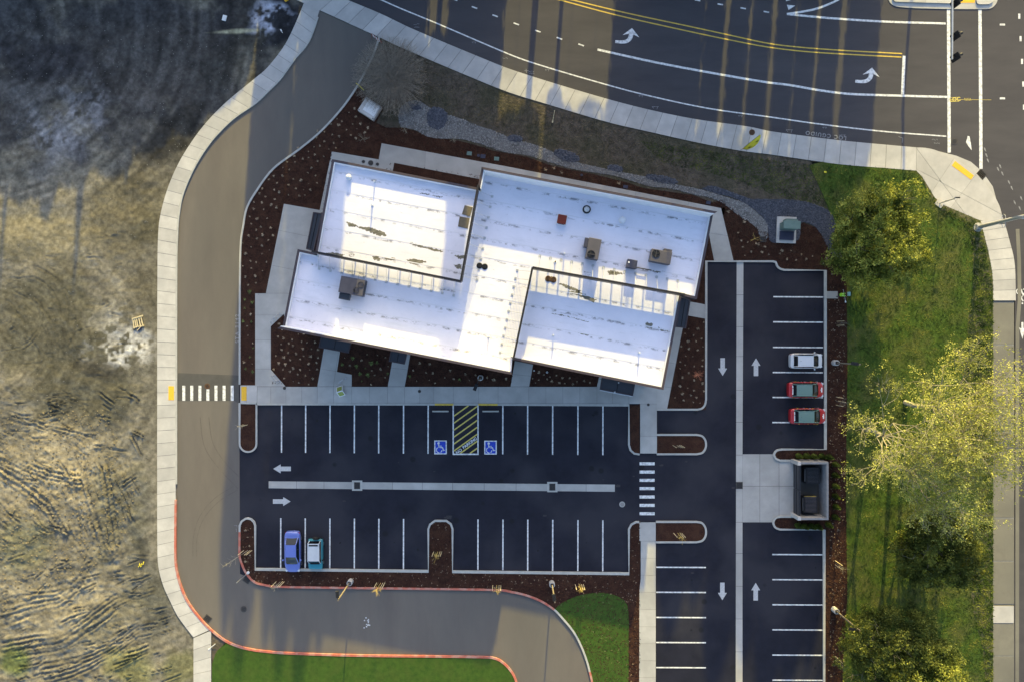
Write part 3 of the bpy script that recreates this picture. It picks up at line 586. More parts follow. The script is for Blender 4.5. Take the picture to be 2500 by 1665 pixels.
kerb([(1603,999)]+smooth([(1702,999),(1713,996),(1720,988),(1723,975)],4)+[(1723.5,639),(1886,639)]+smooth([(1893,641),(1897,651),(1904,657),(1914,660)],4)+[(2014,661),(2014,1096)]+smooth([(1908,1096),(1895,1099),(1889,1108),(1893,1118),(1903,1123)],4)+[(2003,1124.5)])
kerb([(1938,1260)]+smooth([(1905,1260),(1893,1263),(1887,1274),(1892,1286),(1903,1291)],4)+[(2011,1292),(2011,1760)])
# gutter strips and aprons in the lot
slabs('gutter_strip',[(656,1174),(656,1191),(1501,1199.5),(1501,1182)],[((x,1150),(x,1220)) for x in (724,791,958,1031,1105,1182,1260,1431)],.010,M['conc_w'],z0=-.05)
for cx,cy in ((872,1184.5),(1348.5,1188)):
    slabs('catch_basin_frame',[(cx-12.5,cy-12.5),(cx+12.5,cy-12.5),(cx+12.5,cy+12.5),(cx-12.5,cy+12.5)],[],.016,M['kerb'],z0=-.05)
slabs('gutter_strip',[(1798.5,641),(1815,641),(1812.7,1110),(1812.7,1760),(1796,1760),(1797,1110)],[((1780,y),(1830,y)) for y in (720,798,870,952,1030,1110,1190,1274,1350,1430,1510,1590)],.010,M['conc_w'],z0=-.05)
slabs('dumpster_apron',[(1813,1108),(1889,1108),(1893,1119),(1903,1124),(1940,1126),(1940,1258),(1903,1259),(1890,1264),(1884,1274),(1813,1274)],[((1813,1186),(1940,1186)),((1902,1100),(1902,1280)),((1855,1100),(1855,1280))],.014,M['conc_w'],z0=-.05)
slabs('enclosure_floor',[(1940.6,1126),(2012,1126),(2012,1258),(1940.6,1258)],[],.02,M['asph_patch'],z0=-.05)
# walks round the building
xs=[662,699,737.5,775.5,815,859.3,902,947,988,1025,1059.6,1107,1168,1216,1290.7,1332.8,1373.9,1415,1457,1495,1535]
slabs('building_walk',[(629,943.5),(1603,943.5),(1603,985),(629,984)],[((x,930),(x,990)) for x in xs],.13,M['conc_w'])
slabs('building_walk',[(587.5,940),(628.4,940),(628.4,983),(587.5,983)],[((603,930),(603,990))],.128,M['conc'])
prism('tactile_paving',T(0,1,[(1668,1097),(1704,1097),(1704,1193),(1668,1193)]),.12,.14,M['tactile'],kind='structure')
prism('tactile_paving',T(0,1,[(1166,1093),(1204,1093),(1204,1190),(1166,1190)]),.12,.14,M['tactile'],kind='structure')
slabs('building_walk',[(624,717),(650,717),(694,499),(785,515),(760,620),(700,800),(694,767),(662,797),(662,902),(698,942.8),(624,942.8)],[((600,770),(800,770)),((600,830),(662,830)),((600,900),(662,900)),((640,555),(800,588)),((600,717),(650,717)),((620,640),(760,668))],.13,M['conc_w'])
slabs('building_walk',T(1,1,[(500,700),(610,720),(580,860),(560,995),(662,1015),(662,1096),(425,1096),(470,840)]),[T(1,1,[(400,965),(600,1000)]),T(1,1,[(553,980),(535,1100)])],.13,M['conc_w'])
slabs('building_walk',T(1,1,[(990,760),(1085,780),(1065,880),(1027,1096),(910,1096),(940,930)]),[T(1,1,[(900,965),(1100,985)])],.13,M['conc_w'])
slabs('building_walk',T(2,1,[(20,920),(145,945),(118,1096),(-10,1096)]),[T(2,1,[(-20,1010),(200,1030)])],.13,M['conc_w'])
slabs('building_walk',T(2,1,[(600,1030),(1000,1000),(1040,800),(1110,640),(1183,660),(1068,1250),(998,1250),(998,1216),(998,1097),(585,1097)]),[T(2,1,[(880,1000),(880,1300)]),T(2,1,[(990,1090),(1120,1105)]),T(2,1,[(1000,920),(1200,950)])],.132,M['conc_w'])
slabs('building_walk',T(2,1,[(883,1216),(998,1216),(998,1556),(883,1556)]),[T(2,1,[(860,1440),(1010,1440)])],.128,M['conc_w'])
slabs('building_walk',T(2,2,[(878,462),(990,462),(990,1660),(876,1660),(878,930),(887,850),(887,592),(878,590)]),[T(2,2,[(850,y),(1010,y+2)]) for y in (591,708,826,943,1062,1180,1297,1414,1530)],.128,M['conc_w'])
slabs('building_walk',T(2,1,[(1200,510),(1334,535),(1334,632),(1190,606)]),[],.13,M['conc_w'])
nw=T(1,0,[(525,1050),(848,1105),(868,993),(1766,1160)])+T(2,0,[(1440,1440),(1470,1568)])+T(2,1,[(1490,80),(1525,232),(1392,232),(1366,100),(1340,-60)])+[(1670,560)]+T(1,0,[(1500,1280),(540,1130),(460,1470),(438,1470)])
slabs('building_walk',nw,[T(1,0,[(1170,1020),(1165,1200)]),T(1,0,[(848,1000),(820,1180)]),((1320,440),(1310,490)),((1430,460),(1420,510)),((1550,480),(1540,530)),((1680,500),(1660,580)),((1730,570),(1800,580))],.13,M['conc_w'])
prism('planting_bed',T(1,0,[(955,1128),(1540,1240),(1545,1300),(945,1185)]),.08,.15,M['mulch'],kind='structure')
slabs('building_walk',[(2016.5,712),(2044,712),(2044,729.5),(2016.5,729.5)],[],.13,M['conc_w'])
# median island at the junction
slabs('median_island',smooth(T(3,0,[(820,-160),(822,-60),(830,0),(850,32),(890,50),(1060,62),(1480,67),(1540,60),(1572,30),(1582,0),(1585,-80),(1585,-160)]),4),[],.05,M['conc_w'])
slabs('median_island',T(3,0,[(850,-150),(855,0),(868,17),(880,20),(1290,32),(1292,-150)]),[T(3,0,[(1080,-160),(1080,50)])],.17,M['conc'])
slabs('median_island',T(3,0,[(1432,-150),(1430,5),(1436,28),(1450,37),(1520,36),(1545,20),(1550,0),(1552,-150)]),[],.17,M['conc'])
prism('tactile_paving',T(3,0,[(1297,-60),(1425,-60),(1425,24),(1297,24)]),.0,.062,M['tactile'],kind='structure')

# ---------------------------------------------------------------- MARKINGS
def line(a,b,w,m='paint',par=None,name='painted_line',z=.010): return ribbon(name,[a,b],w,z-.002,z,M[m],par or lot)
for x in (687.6,746.4,805.8,865.3,924.8,985.3,1045.4,1227.7,1288.3,1349.4,1411,1472): line((x,989),(x-.3,1104+(x-687)*.008),3.1,name='parking_line')
line((1106.5,989),(1106.5,1108),3.1); line((1167,989),(1167,1108),3.1); line((1105,1108),(1168.6,1108),3.4,z=.0115)
for x in (685.5,745.3,805.5,865.3,925,985.3,1167,1228,1288.6,1349.5,1411,1471.8): line((x,1264+(x-685)*.006),(x-.3,1385+(x-685)*.011),3.1,name='parking_line')
for y in (725.6,786.8,848,909,969.8,1031): line((1888-(y-725)*.008,y-.4),(2010-(y-725)*.006,y+.3),3.1,name='parking_line')
for y in (1353,1414.3,1475.6,1536.8,1598.4,1659.6,1721): line((1885.5,y-.4),(2008.5,y+.3),3.1,name='parking_line')
for y in (1384,1445,1506.4,1567.6,1628.8,1690): line((1602,y-.3),(1723.5,y+.3),3.1,name='parking_line')
# hatch
import itertools
for k in range(8):
    yb=T(1,1,[(0,1300+48*k)])[0][1]   # left intercept
    x0,y0,x1,y1=1108.2,yb,1165.3,yb-.72*57
    if y1<989.5: t=(y0-989.5)/(y0-y1); x1=x0+(x1-x0)*t; y1=989.5
    if y0>1106: t=(y0-1106)/(y0-y1); x0=x0+(x1-x0)*t; y0=1106
    line((x0,y0),(x1,y1),3.2,'yellow2',name='hatch_line')
for tx in (1268,1323,1379,1434,1490,1546,1602):
    a,b=T(0,1,[(tx,1115 if tx==1434 else 1090),(tx,1194)]); line(a,b,7.2,name='zebra_bar')
for ty in (60,117,174,231,289,347,404):
    a,b=T(2,2,[(880,ty),(984,ty)]); line(a,b,7.4,name='zebra_bar')
def poly_mark(name,pts,m,par,z=.011): return prism(name,pts,z-.003,z,M[m],par)
def arrow(cx,cy,ang,L=43,w=22,sh=11):
    q=[(-L/2,-sh/2),(L*.08,-sh/2),(L*.08,-w/2),(L/2,0),(L*.08,w/2),(L*.08,sh/2),(-L/2,sh/2)]; c,s=math.cos(R(ang)),math.sin(R(ang))
    poly_mark('lane_arrow',[(cx+x*c-y*s,cy+x*s+y*c) for x,y in q],'paint_arrow',lot)
for (c,r,x,y,a) in ((2,1,1453,962,90),(2,1,1683,963,-90),(2,2,1451,940,90),(2,2,1681,942,-90),(1,2,180,95,180),(1,2,178,320,0)):
    p=T(c,r,[(x,y)])[0]; arrow(p[0],p[1],a)
M['oil']=mat('oil stain',(.003,.003,.004),(.006,.006,.008),scale=4,rough=.45); M['dust']=mat('dusty scuff',(.035,.033,.038),(.055,.052,.055),scale=5)
def blot(px,py,r,m,z,n=18,st=1.0):
    a0=random.uniform(0,6); f=[random.uniform(.65,1.2) for _ in range(n)]
    poly_mark('oil_stain' if m=='oil' else 'scuff',[(px+r*f[k]*math.cos(6.283*k/n),py+st*r*f[k]*math.sin(6.283*k/n)) for k in range(n)],m,lot,z)
for k,(x,y) in enumerate([(x+random.uniform(-8,8),random.choice((1010,1022,1040))+random.uniform(-6,6)) for x in (717,776,895,955,1258,1380,1441)]+[(x+random.uniform(-8,8),1335+random.uniform(-15,15)) for x in (835,955,1015,1198,1320,1440)]+[(1990+random.uniform(-8,5),y) for y in (756,1062,1385,1506,1630)]+[(1690+random.uniform(-8,5),y) for y in (1415,1537,1600)]): blot(x,y,random.uniform(1.5,3.6),'oil',.0065+.0001*k)
for k,(x,y,q) in enumerate(((973,1128,2),(1330,1258,5),(1095,1262,10),(1547,1162,3),(1615,1135,6),(1473,1170,2.5),(1675,1126,4),(1691,1398,4),(1508,1185,7),(1900,1160,3),(1790,1190,5),(840,1222,4),(1060,1150,3))): blot(x,y,q,'dust',.0067+.0001*k,st=.45)
def text(s,px,py,size,ang,m,z,par,spacing=1.0,name='lettering',loc3=None,rot3=None,flipx=1):
    cu=bpy.data.curves.new(name,'FONT'); cu.body=s; cu.size=size; cu.align_x='CENTER'; cu.align_y='CENTER'; cu.space_character=spacing; cu.extrude=.001; cu.offset=.03*size
    o=bpy.data.objects.new(name,cu); COL.objects.link(o)
    bpy.context.view_layer.update(); me=bpy.data.meshes.new_from_object(o.evaluated_get(bpy.context.evaluated_depsgraph_get()))
    bpy.data.objects.remove(o); me.materials.clear(); me.materials.append(M[m]); r=bpy.data.objects.new(name,me); COL.objects.link(r)
    if loc3: r.location=loc3; r.rotation_euler=rot3
    else: x,y=P(px,py); r.location=(x,y,z); r.rotation_euler=(0,0,R(ang))
    r.scale=(flipx,1,1); r.parent=par; return r
text('NO',1120.5,1100.8,.45,35.5,'paint',.013,lot,name='no_parking_lettering'); text('PARKING',1147,1080.8,.45,35.5,'paint',.013,lot,name='no_parking_lettering')
# accessible bay symbols
def isa(x0,y0):
    w,h=30.6,33.8; g=empty('accessible_symbol',kind='structure')
    g.parent=lot
    def U(pts): return [(x0+a*w,y0+b*h) for a,b in pts]
    prism('border',U([(0,0),(1,0),(1,1),(0,1)]),.006,.009,M['paint'],g)
    prism('blue_panel',U([(.09,.075),(.91,.075),(.91,.925),(.09,.925)]),.008,.012,M['blue'],g)
    prism('head',U([(.35+.1*math.cos(a),.205+.09*math.sin(a)) for a in np.linspace(0,2*math.pi,15)[:-1]]),.01,.015,M['paint'],g)
    ribbon('torso',U([(.34,.28),(.385,.53)]),2.3,.011,.015,M['paint'],g); ribbon('arm',U([(.37,.405),(.60,.405)]),1.8,.012,.0155,M['paint'],g)
    ribbon('leg',U([(.48,.51),(.66,.515),(.745,.73),(.86,.695)]),2.2,.011,.015,M['paint'],g)
    ribbon('wheel',U([(.395+.22*math.cos(a),.685+.20*math.sin(a)) for a in np.linspace(R(85),R(235),14)]),1.9,.011,.0145,M['paint'],g)
    ribbon('wheel',U([(.395+.22*math.cos(a),.685+.20*math.sin(a)) for a in np.linspace(R(5),R(60),8)]),1.9,.011,.0145,M['paint'],g)
isa(1060.2,1074.3); isa(1182.2,1074.8)
for x,l in ((1075.5,'left'),(1198,'right')):
    mb=MB(); X,Y=P(x,1003.3); mb.box((0,0,.06),(1.85,.17,.12),taper=.93); o=bevel(mb.build('wheel_stop',M['kerb'])); o.location=(X,Y,.006)
    tag(o,'pale concrete wheel stop in the accessible bay '+('left' if l=='left' else 'right')+' of the yellow hatching','wheel stop','wheel stops in the accessible bays')
# street markings
def rl(pts,w,m='paint',z=.008): return ribbon('lane_line',smooth(pts,4),w,z-.004,z,M[m],roadm)
rl(T(1,0,[(640,-100),(860,0),(1000,62),(1250,165),(1766,385)])+T(2,0,[(180,448),(540,555),(900,653),(1350,750),(1766,808)])+T(3,0,[(350,858),(800,910),(1230,943)]),3)
for c,r,x,y in ((1,0,1370,0),(1,0,1507,55),(1,0,1650,112),(2,0,30,168),(2,0,178,218),(2,0,327,268),(2,0,477,313),(2,0,1280,5),(2,0,1437,33),(2,0,1595,60),(2,0,1755,85),(1,0,1230,-50),(3,0,1733+9999,0)):
    if x>5000: continue
    sl_=.36 if (c,y<140)!=(2,True) else .17
    a,b=T(c,r,[(x-19,y-19*sl_),(x+19,y+19*sl_)]); ribbon('lane_dash',[a,b],3.2,.004,.008,M['paint'],roadm)
rl(T(2,0,[(590,345),(1000,435),(1400,510),(1766,572)])+T(3,0,[(150,590),(350,625),(550,650),(800,660),(1235,672)]),5.2)
rl(T(2,0,[(200,-50),(405,0),(800,95),(1200,180),(1500,245),(1766,302)])+T(3,0,[(200,327),(500,350),(925,373)]),2.8,'yellow')
rl(T(2,0,[(120,-50),(320,0),(700,102),(1200,215),(1500,278),(1766,328)])+T(3,0,[(250,358),(500,375),(920,397)]),2.8,'yellow')
ribbon('stop_bar',T(3,0,[(939,388),(928,655)]),7.6,.004,.0095,M['paint'],roadm)
rl(T(3,0,[(1245,70),(1247,500),(1250,1056)]),8,z=.007); rl(T(3,0,[(1462,70),(1466,600),(1469,1168)]),8,z=.007)
rl(T(3,0,[(130,100),(300,117),(480,132),(800,152),(1225,165)]),5); rl(T(3,0,[(130,100),(300,72),(400,40),(500,-8),(600,-80)]),5,z=.0085)
poly_mark('yield_triangle',T(3,0,[(130,36),(188,42),(142,72)]),'paint',roadm,.009); poly_mark('yield_triangle',T(3,0,[(115,-20),(165,0),(125,12)]),'paint',roadm,.009)
for x,y in ((1733,115),(1742,270),(1752,427),(1761,583),(1766,742)): ribbon('lane_dash',T(3,0,[(x,y-18),(x,y+18)]),5,.004,.008,M['paint'],roadm)
for x,y in ((1617,173),(1617,682),(1790,176),(1790,680)): ribbon('lane_dash',T(3,0,[(x-18,y),(x+18,y)]),4.6,.004,.008,M['paint'],roadm)
def turn_arrow(ox,oy):   # px of the tail's left end
    ctr=smooth([(0,0),(16,1),(28,-1),(36,-8),(39,-18)],5); L=[];Rr=[]
    for i,p in enumerate(ctr):
        a=ctr[max(i-1,0)];b=ctr[min(i+1,len(ctr)-1)];dx,dy=b[0]-a[0],b[1]-a[1];l=math.hypot(dx,dy); w=3.4+2.2*i/len(ctr)
        L.append((p[0]-dy/l*w,p[1]+dx/l*w)); Rr.append((p[0]+dy/l*w,p[1]-dx/l*w))
    poly=Rr+[(18,-16),(41,-33),(59,-10),(45,-17)]+L[::-1]
    poly_mark('turn_arrow',[(x+ox,y+oy) for x,y in poly],'paint',roadm,.009)
p=T(2,0,[(712,290)])[0]; turn_arrow(*p); p=T(3,0,[(602,563)])[0]; turn_arrow(*p)
# bicycle symbol + arrow at the right edge
bx,by=T(3,1,[(1752,450)])[0]
for dx,dy in ((-9,-2),(6,-2)): ribbon('bike_symbol_wheel',[(bx+dx+4.5*math.cos(a),by+dy+6*math.sin(a)) for a in np.linspace(0,2*math.pi,17)[:-1]],2,.004,.009,M['paint'],roadm,closed=True)
ribbon('bike_symbol_rider',[(bx-3,by+2),(bx+1,by+10),(bx+5,by+4),(bx+2,by-6),(bx-2,by+14),(bx+3,by+22)],3,.004,.0095,M['paint'],roadm)
poly_mark('bike_symbol_head',[(bx+1+2.2*math.cos(a),by+27+2.2*math.sin(a)) for a in np.linspace(0,6.28,9)[:-1]],'paint',roadm,.009)
ax,ay=T(3,1,[(1755,712)])[0]; poly_mark('lane_arrow',[(ax-2.5,ay-20),(ax+2.5,ay-20),(ax+2.5,ay-4),(ax+7,ay-7),(ax,ay+21),(ax-8,ay-7),(ax-2.5,ay-4)],'paint',roadm,.009)
# survey scribbles
M['chalk']=mat('faint survey paint',(.14,.14,.15),(.34,.34,.35),scale=9)
def scr(c,r,pts,w=1.0,par=None,m='chalk'): ribbon('survey_mark',T(c,r,pts),w,.004,.0085,M[m],par or roadm)
for c,r,x,y,s in ((2,0,245,487,1),(2,0,890,667,1),(2,0,1577,804,1),(3,0,392,884,1),(1,0,1505,297,1),(3,0,515,940,1.4),(3,0,150,905,1.6),(2,0,990,745,1.5)):
    scr(c,r,[(x-16*s,y-4*s),(x+14*s,y-4*s)]); scr(c,r,[(x+10*s,y-4*s),(x+6*s,y+8*s)]); scr(c,r,[(x-16*s,y-4*s),(x-8*s,y+4*s)])
scr(3,0,[(900,945),(930,955),(925,988)],1.2); scr(2,0,[(85,492),(115,490)],1.3); scr(2,0,[(97,478),(100,505)],1.3)
for c,r,x,y in ((1,0,1108,170),(1,0,1110,190),(2,0,132,497),(2,0,135,510),(1,0,1720,405),(3,0,1150,965),(3,0,1165,990)):
    for k in range(4): scr(c,r,[(x-20+k*10,y+random.uniform(-5,5)),(x-14+k*10,y+random.uniform(-5,5)),(x-12+k*10,y+random.uniform(-6,6))],.9)
text('LOC CGUIDO',*T(3,0,[(400,937)])[0],.6,172,'chalk',.009,roadm,name='survey_lettering',spacing=1.3)
text('LOC',*T(3,0,[(1290,690)])[0],.6,5,'yellow2',.009,roadm,name='survey_lettering')
for y0 in (676,690,704): scr(3,0,[(1262,y0),(1318,y0-2)],1.0,m='yellow2')
scr(3,0,[(1318,690),(1540,692)],.8,m='yellow2'); 
for k in range(5): scr(3,0,[(1355+k*10,680),(1360+k*10,698)],1,m='yellow2')
poly_mark('paint_splash',T(3,0,[(1378,940),(1390,945),(1398,985),(1405,1040),(1385,1015),(1365,985),(1372,962)]),'paint',roadm,.007)
for k,(x,y) in enumerate(((1495,1035),(1505,1075),(1515,1110),(1600,1150),(1615,1200),(1585,1170),(1660,1260),(1680,1300),(1700,1400),(1735,1440),(1745,1370))):
    poly_mark('paint_splash',T(3,0,[(x-6,y-16),(x+3,y-10),(x+8,y+4),(x+10,y+16),(x,y+6),(x-5,y-4)]),'chalk',roadm,.007)
aroad=empty('access_road_marks',kind='structure')
M['tyremark']=mat('faint tyre marks',(.105,.093,.083),(.13,.115,.10),scale=2)
for q in ([(1610,215),(1480,300),(1380,420),(1335,560),(1330,700)],[(1640,240),(1510,320),(1405,440),(1360,570),(1355,700)],[(1380,-260),(1410,-60),(1500,80),(1640,230)],[(1440,-260),(1470,-80),(1560,60),(1650,150)]): ribbon('tyre_mark',smooth(T(0,2,q),6),2.2,-.002,.0015,M['tyremark'],aroad)
for q in ([(770,395),(760,425),(757,418)],[(760,425),(770,412)],[(772,392),(790,402),(785,412)],[(783,392),(790,402)]): scr(1,0,q,1.3,aroad)
for k in range(12): x=762+random.uniform(-20,22); y=1155+random.uniform(-40,45); poly_mark('paint_dot',T(1,2,[(x-4,y-3),(x+4,y-4),(x+5,y+4),(x-3,y+4)]),'paint',aroad,.004)
text('STA 3142',*T(0,1,[(1637,700)])[0],.55,90,'chalk',.004,aroad,name='survey_lettering',spacing=1.5)
scr(0,2,[(1615,485),(1635,485),(1635,500)],1,aroad); scr(0,2,[(1628,505),(1634,530)],1,aroad)
# manholes, grates
def manhole(px,py,r,m,z,label,name='manhole_cover'):
    x,y=P(px,py); mb=MB(); mb.lathe([(0,.02),(r*.72,.02),(r*.72,.014),(r*.78,.014),(r*.78,.022),(r,.022),(r,0)],n=28); o=mb.build(name,M[m]); o.location=(x,y,z)
    for k in range(-3,4):
        h=math.sqrt(max(0,(r*.65)**2-(k*r*.18)**2)); 
        if h>.05: MB().box((0,0,.023),(2*h,r*.05,.006)).build('tread_bar',M['black'],o).location=(0,k*r*.18,0)
    return tag(o,label,'manhole cover')
M['iron']=mat('cast iron',(.05,.045,.042),(.09,.08,.07),scale=6,rough=.6); M['rusty']=mat('rusty iron',(.10,.055,.03),(.14,.08,.045),scale=6)
manhole(1835,325,.33,'rusty',.13,'round rusty manhole cover set in the curved street sidewalk')
manhole(*T(3,0,[(1286,978)])[0],.36,'iron',.0,'dark round manhole cover beside the long crosswalk line near the corner')
manhole(*T(0,1,[(1430,1094)])[0],.31,'rusty',.004,'round rusty manhole cover at the top of the left crosswalk')
manhole(*T(0,2,[(1681,1062)])[0],.34,'iron',.0,'dark round manhole cover in the access road south west of the lot')
manhole(*T(2,2,[(760,340)])[0],.32,'conc_w',.004,'pale round manhole cover in the parking aisle near the zebra crossing')
manhole(*T(1,1,[(199,1107)])[0],.17,'iron',.13,'small dark round cover at the west end of the front walk')
manhole(*T(1,1,[(1129,1129)])[0],.17,'iron',.13,'small dark round cover midway along the front walk')
manhole(*T(2,1,[(939,1221)])[0],.15,'iron',.13,'small round cover where the front walk meets the spine walk')
for x,r,l in ((743,.18,'left small'),(793,.29,'large middle'),(840,.18,'right small')): manhole(*T(1,0,[(x,1120+(x-743)*.18)])[0],r,'iron',.13,l+' round cover in the row of three behind the building')
def grate(px,py,w,h,ang,z,label):
    x,y=P(px,py); t=empty('storm_grate',(x,y,z),R(ang),label=label,cat='storm drain')
    MB().box((0,0,.004),(w,h,.008)).build('pit',M['black'],t)
    n=6
    for k in range(n): MB().box((-w/2+(k+.5)*w/n,0,.014),(w/n*.35,h*.92,.012)).build('bar',M['iron'],t)
    mb=MB()
    for s in (-1,1): mb.box((s*w/2,0,.014),(.05,h+.05,.022)); mb.box((0,s*h/2,.0141),(w-.05,.05,.0215))
    mb.build('frame',M['iron'],t)
grate(872,1184.5,.62,.72,0,.012,'square storm grate in the gutter strip near the parked cars'); grate(1348.5,1188,.62,.72,0,.012,'square storm grate in the gutter strip towards the zebra crossing')
grate(1805,1184,.7,.72,0,.012,'storm grate at the dumpster apron on the long gutter strip'); grate(*T(3,0,[(1467,1212)])[0],.95,1.0,-42,.012,'big storm grate at the street corner beside the tactile paving')
grate(*T(0,2,[(1432,1128)])[0],.75,.65,-38,0,'storm grate on the outside of the access road bend'); grate(*T(0,2,[(1705,858)])[0],.75,.7,-35,0,'storm grate under the kerb on the inside of the access road bend')
grate(*T(2,1,[(1730,85)])[0],.6,.6,5,.115,'storm grate at the end of the gravel swale')

# ---------------------------------------------------------------- BUILDING
B=empty('clinic_building',label='single storey building with white flat roofs, dark trim and thin raised roof screens',cat='building')
RZ=7.2; TOP=7.65
HE=TOP
def Q(c,r,x,y,h=HE): p=T(c,r,[(x,y)])[0]; return P(p[0],p[1],h)
A1=Q(1,0,525,1100);A2=Q(1,0,1537,1298);A3=Q(1,0,1560,1178);A4=Q(2,0,1388,1480);A5=Q(2,1,1275,498);A6=Q(2,1,1170,472);A7=Q(2,1,1045,1120);A8=Q(2,1,20,912);A9=Q(1,1,1766,1010);A10=Q(1,1,180,700);A11=Q(1,1,287,152);A12=Q(1,1,408,178)
A8=(A9[0]+.12,A8[1]); 
outl=[A1,A2,A3,A4,A5,A6,A7,A8,A9,A10,A11,A12]
def inset(poly,d):
    n=len(poly);a=sum(poly[i][0]*poly[(i+1)%n][1]-poly[(i+1)%n][0]*poly[i][1] for i in range(n)); s=1 if a>0 else -1; out=[]
    for i in range(n):
        p0=Vector(poly[i-1]);p1=Vector(poly[i]);p2=Vector(poly[(i+1)%n]); e1=(p1-p0).normalized();e2=(p2-p1).normalized()
        n1=Vector((-e1.y,e1.x))*s;n2=Vector((-e2.y,e2.x))*s; k=1+n1.dot(n2)
        if k<.2: k=.2
        q=p1+(n1+n2)*(d/k); out.append((q.x,q.y))
    return out
wall_p=inset(outl,.25)
prismw('wall',wall_p,-.1,RZ-.3,M['wall'],B)
prismw('roof',inset(outl,.10),RZ-.28,RZ,M['roof'],B)
# parapets: one per edge, dark outside cap, white lining inside
hts=[.45,.45,1.9,.45,.45,.45,.45,.0,2.0,.45,.45,.45]
hts=[.45,1.7,1.95,.45,.45,.45,.45,.45,2.0,.45,.45,.45]
n=len(outl); inner=inset(outl,.24); lin=inset(outl,.34)
for i in range(n):
    j=(i+1)%n; h=hts[i]
    if i==7: continue
    z1=RZ+h-.0007*i
    prismw('parapet',[outl[i],outl[j],inner[j],inner[i]],RZ-.75,z1,M['fascia'],B)
    a,b,c,d=inner[i],inner[j],lin[j],lin[i]
    prismw('parapet_lining',[a,b,c,d],RZ+.003,z1-.03,M['inwhite'],B)
e1=Vector((A4[0]-A3[0],A4[1]-A3[1])).normalized(); e2=Vector((e1.y,-e1.x))
ANG=math.atan2(e1.y,e1.x)
# roof seams (narrow welded laps), each a part
def seam(a,b): 
    m=MB(); L=math.hypot(b[0]-a[0],b[1]-a[1]); m.box((0,0,0),(L,.10,.012)); o=m.build('roof_seam',M['seam'],B); o.location=((a[0]+b[0])/2,(a[1]+b[1])/2,RZ+.007); o.rotation_euler=(0,0,math.atan2(b[1]-a[1],b[0]-a[0]))
lp=[Vector(q) for q in lin]
for k in range(1,20):
    base=Vector(lin[2])+e2*(k*1.9-9)
    ts=[]
    for i in range(n):
        p=lp[i];q=lp[(i+1)%n]; d1=(p-base).dot(e2);d2=(q-base).dot(e2)
        if (d1>0)!=(d2>0): w=p+(q-p)*(d1/(d1-d2)); ts.append((w-base).dot(e1))
    ts.sort()
    for s in range(0,len(ts)-1,2):
        if ts[s+1]-ts[s]>1: seam(base+e1*(ts[s]+.05),base+e1*(ts[s+1]-.05))
# raised screens on posts with braces
def screen(a,b,side,n,zb=.63,zt=1.86,th=.20,brace=1.35):
    a=Vector(a);b=Vector(b); d=(b-a).normalized(); nrm=Vector((-d.y,d.x))*side; L=(b-a).length; ang=math.atan2(d.y,d.x); mid=(a+b)/2
    m=MB().box((0,0,0),(L,th,zt-zb)); o=m.build('roof_screen',M['screen'],B); o.location=(mid.x,mid.y,RZ+(zt+zb)/2); o.rotation_euler=(0,0,ang)
    post=None;br=None
    for k in range(n):
        p=a+d*(L*(k+.5)/n)
        if post is None:
            post=MB().box((0,0,(zb+.0)/2),(.09,.09,zb)).build('screen_post',M['screen'],B)
            br=MB().tube((0,0,zt*.93),(0,brace,.03),.022,n=6).box((0,brace,.02),(.25,.25,.035)).build('screen_brace',M['steel'],B)
            q,r=post,br
        else: q=clone(post);r=clone(br)
        q.location=(p.x,p.y,RZ); q.rotation_euler=(0,0,ang); pp=p+nrm*(th/2); r.location=(pp.x,pp.y,RZ); r.rotation_euler=(0,0,ang if side>0 else ang+math.pi)
hs=RZ+1.86
def Qs(c,r,x,y): return Q(c,r,x,y,hs)
S1a=A12;S1b=Qs(1,1,1412,372);S2a=Qs(2,1,142,278);S2c=A6
screen(S1a,S1b,-1,13,.42,1.66); screen(S1b,A2,-1,9); screen(S2a,S2c,1,14); screen(A8,S2a,1,11)
# stains: thin dried mud films lying on the membrane
def stain(c,r,pts,par=B):
    pp=[Q(c,r,x,y,RZ) for x,y in pts]; pp=resample(pp+[pp[0]],60)[:-1]; pp=[(x+random.uniform(-.09,.09),y+random.uniform(-.07,.07)) for x,y in pp]
    prismw('dirt_stain',pp,RZ+.0005,RZ+.003,M['stain'],par)
for s in ((1,1,[(480,178),(540,176),(610,190),(590,205),(500,195)]),(1,1,[(640,192),(680,192),(670,205),(645,203)]),(1,1,[(800,205),(840,200),(860,220),(850,235),(815,225)]),(1,1,[(885,212),(960,212),(965,232),(900,228)]),(1,1,[(1035,225),(1090,218),(1180,240),(1100,262),(1060,250)]),(1,1,[(1365,262),(1420,258),(1415,290),(1385,285)]),(1,1,[(1045,108),(1070,105),(1150,130),(1300,165),(1270,175),(1120,135)]),(1,1,[(1370,195),(1435,195),(1440,220),(1400,222)]),(1,1,[(690,-5),(800,5),(890,40),(900,60),(850,62),(760,25)]),(1,0,[(620,1530),(690,1550),(700,1568),(640,1562)]),(2,1,[(655,305),(690,300),(780,322),(700,333),(668,330)]),(2,1,[(960,300),(1055,305),(1000,318)]),(2,1,[(320,392),(360,392),(480,440),(460,448),(370,420)]),(2,1,[(235,340),(300,345),(300,380),(240,375)]),(2,1,[(500,308),(545,315),(540,332),(505,325)]),(2,1,[(920,655),(970,665),(965,700),(925,690)]),(2,1,[(1010,690),(1090,722),(1030,715)]),(2,1,[(385,445),(450,440),(580,500),(560,520)]),(1,0,[(1130,1335),(1200,1340),(1190,1348)]),(1,0,[(1215,1350),(1285,1360),(1270,1368)]),(2,1,[(270,595),(340,605),(530,655),(420,625)]),(2,1,[(430,720),(540,742),(520,748)])): stain(*s)
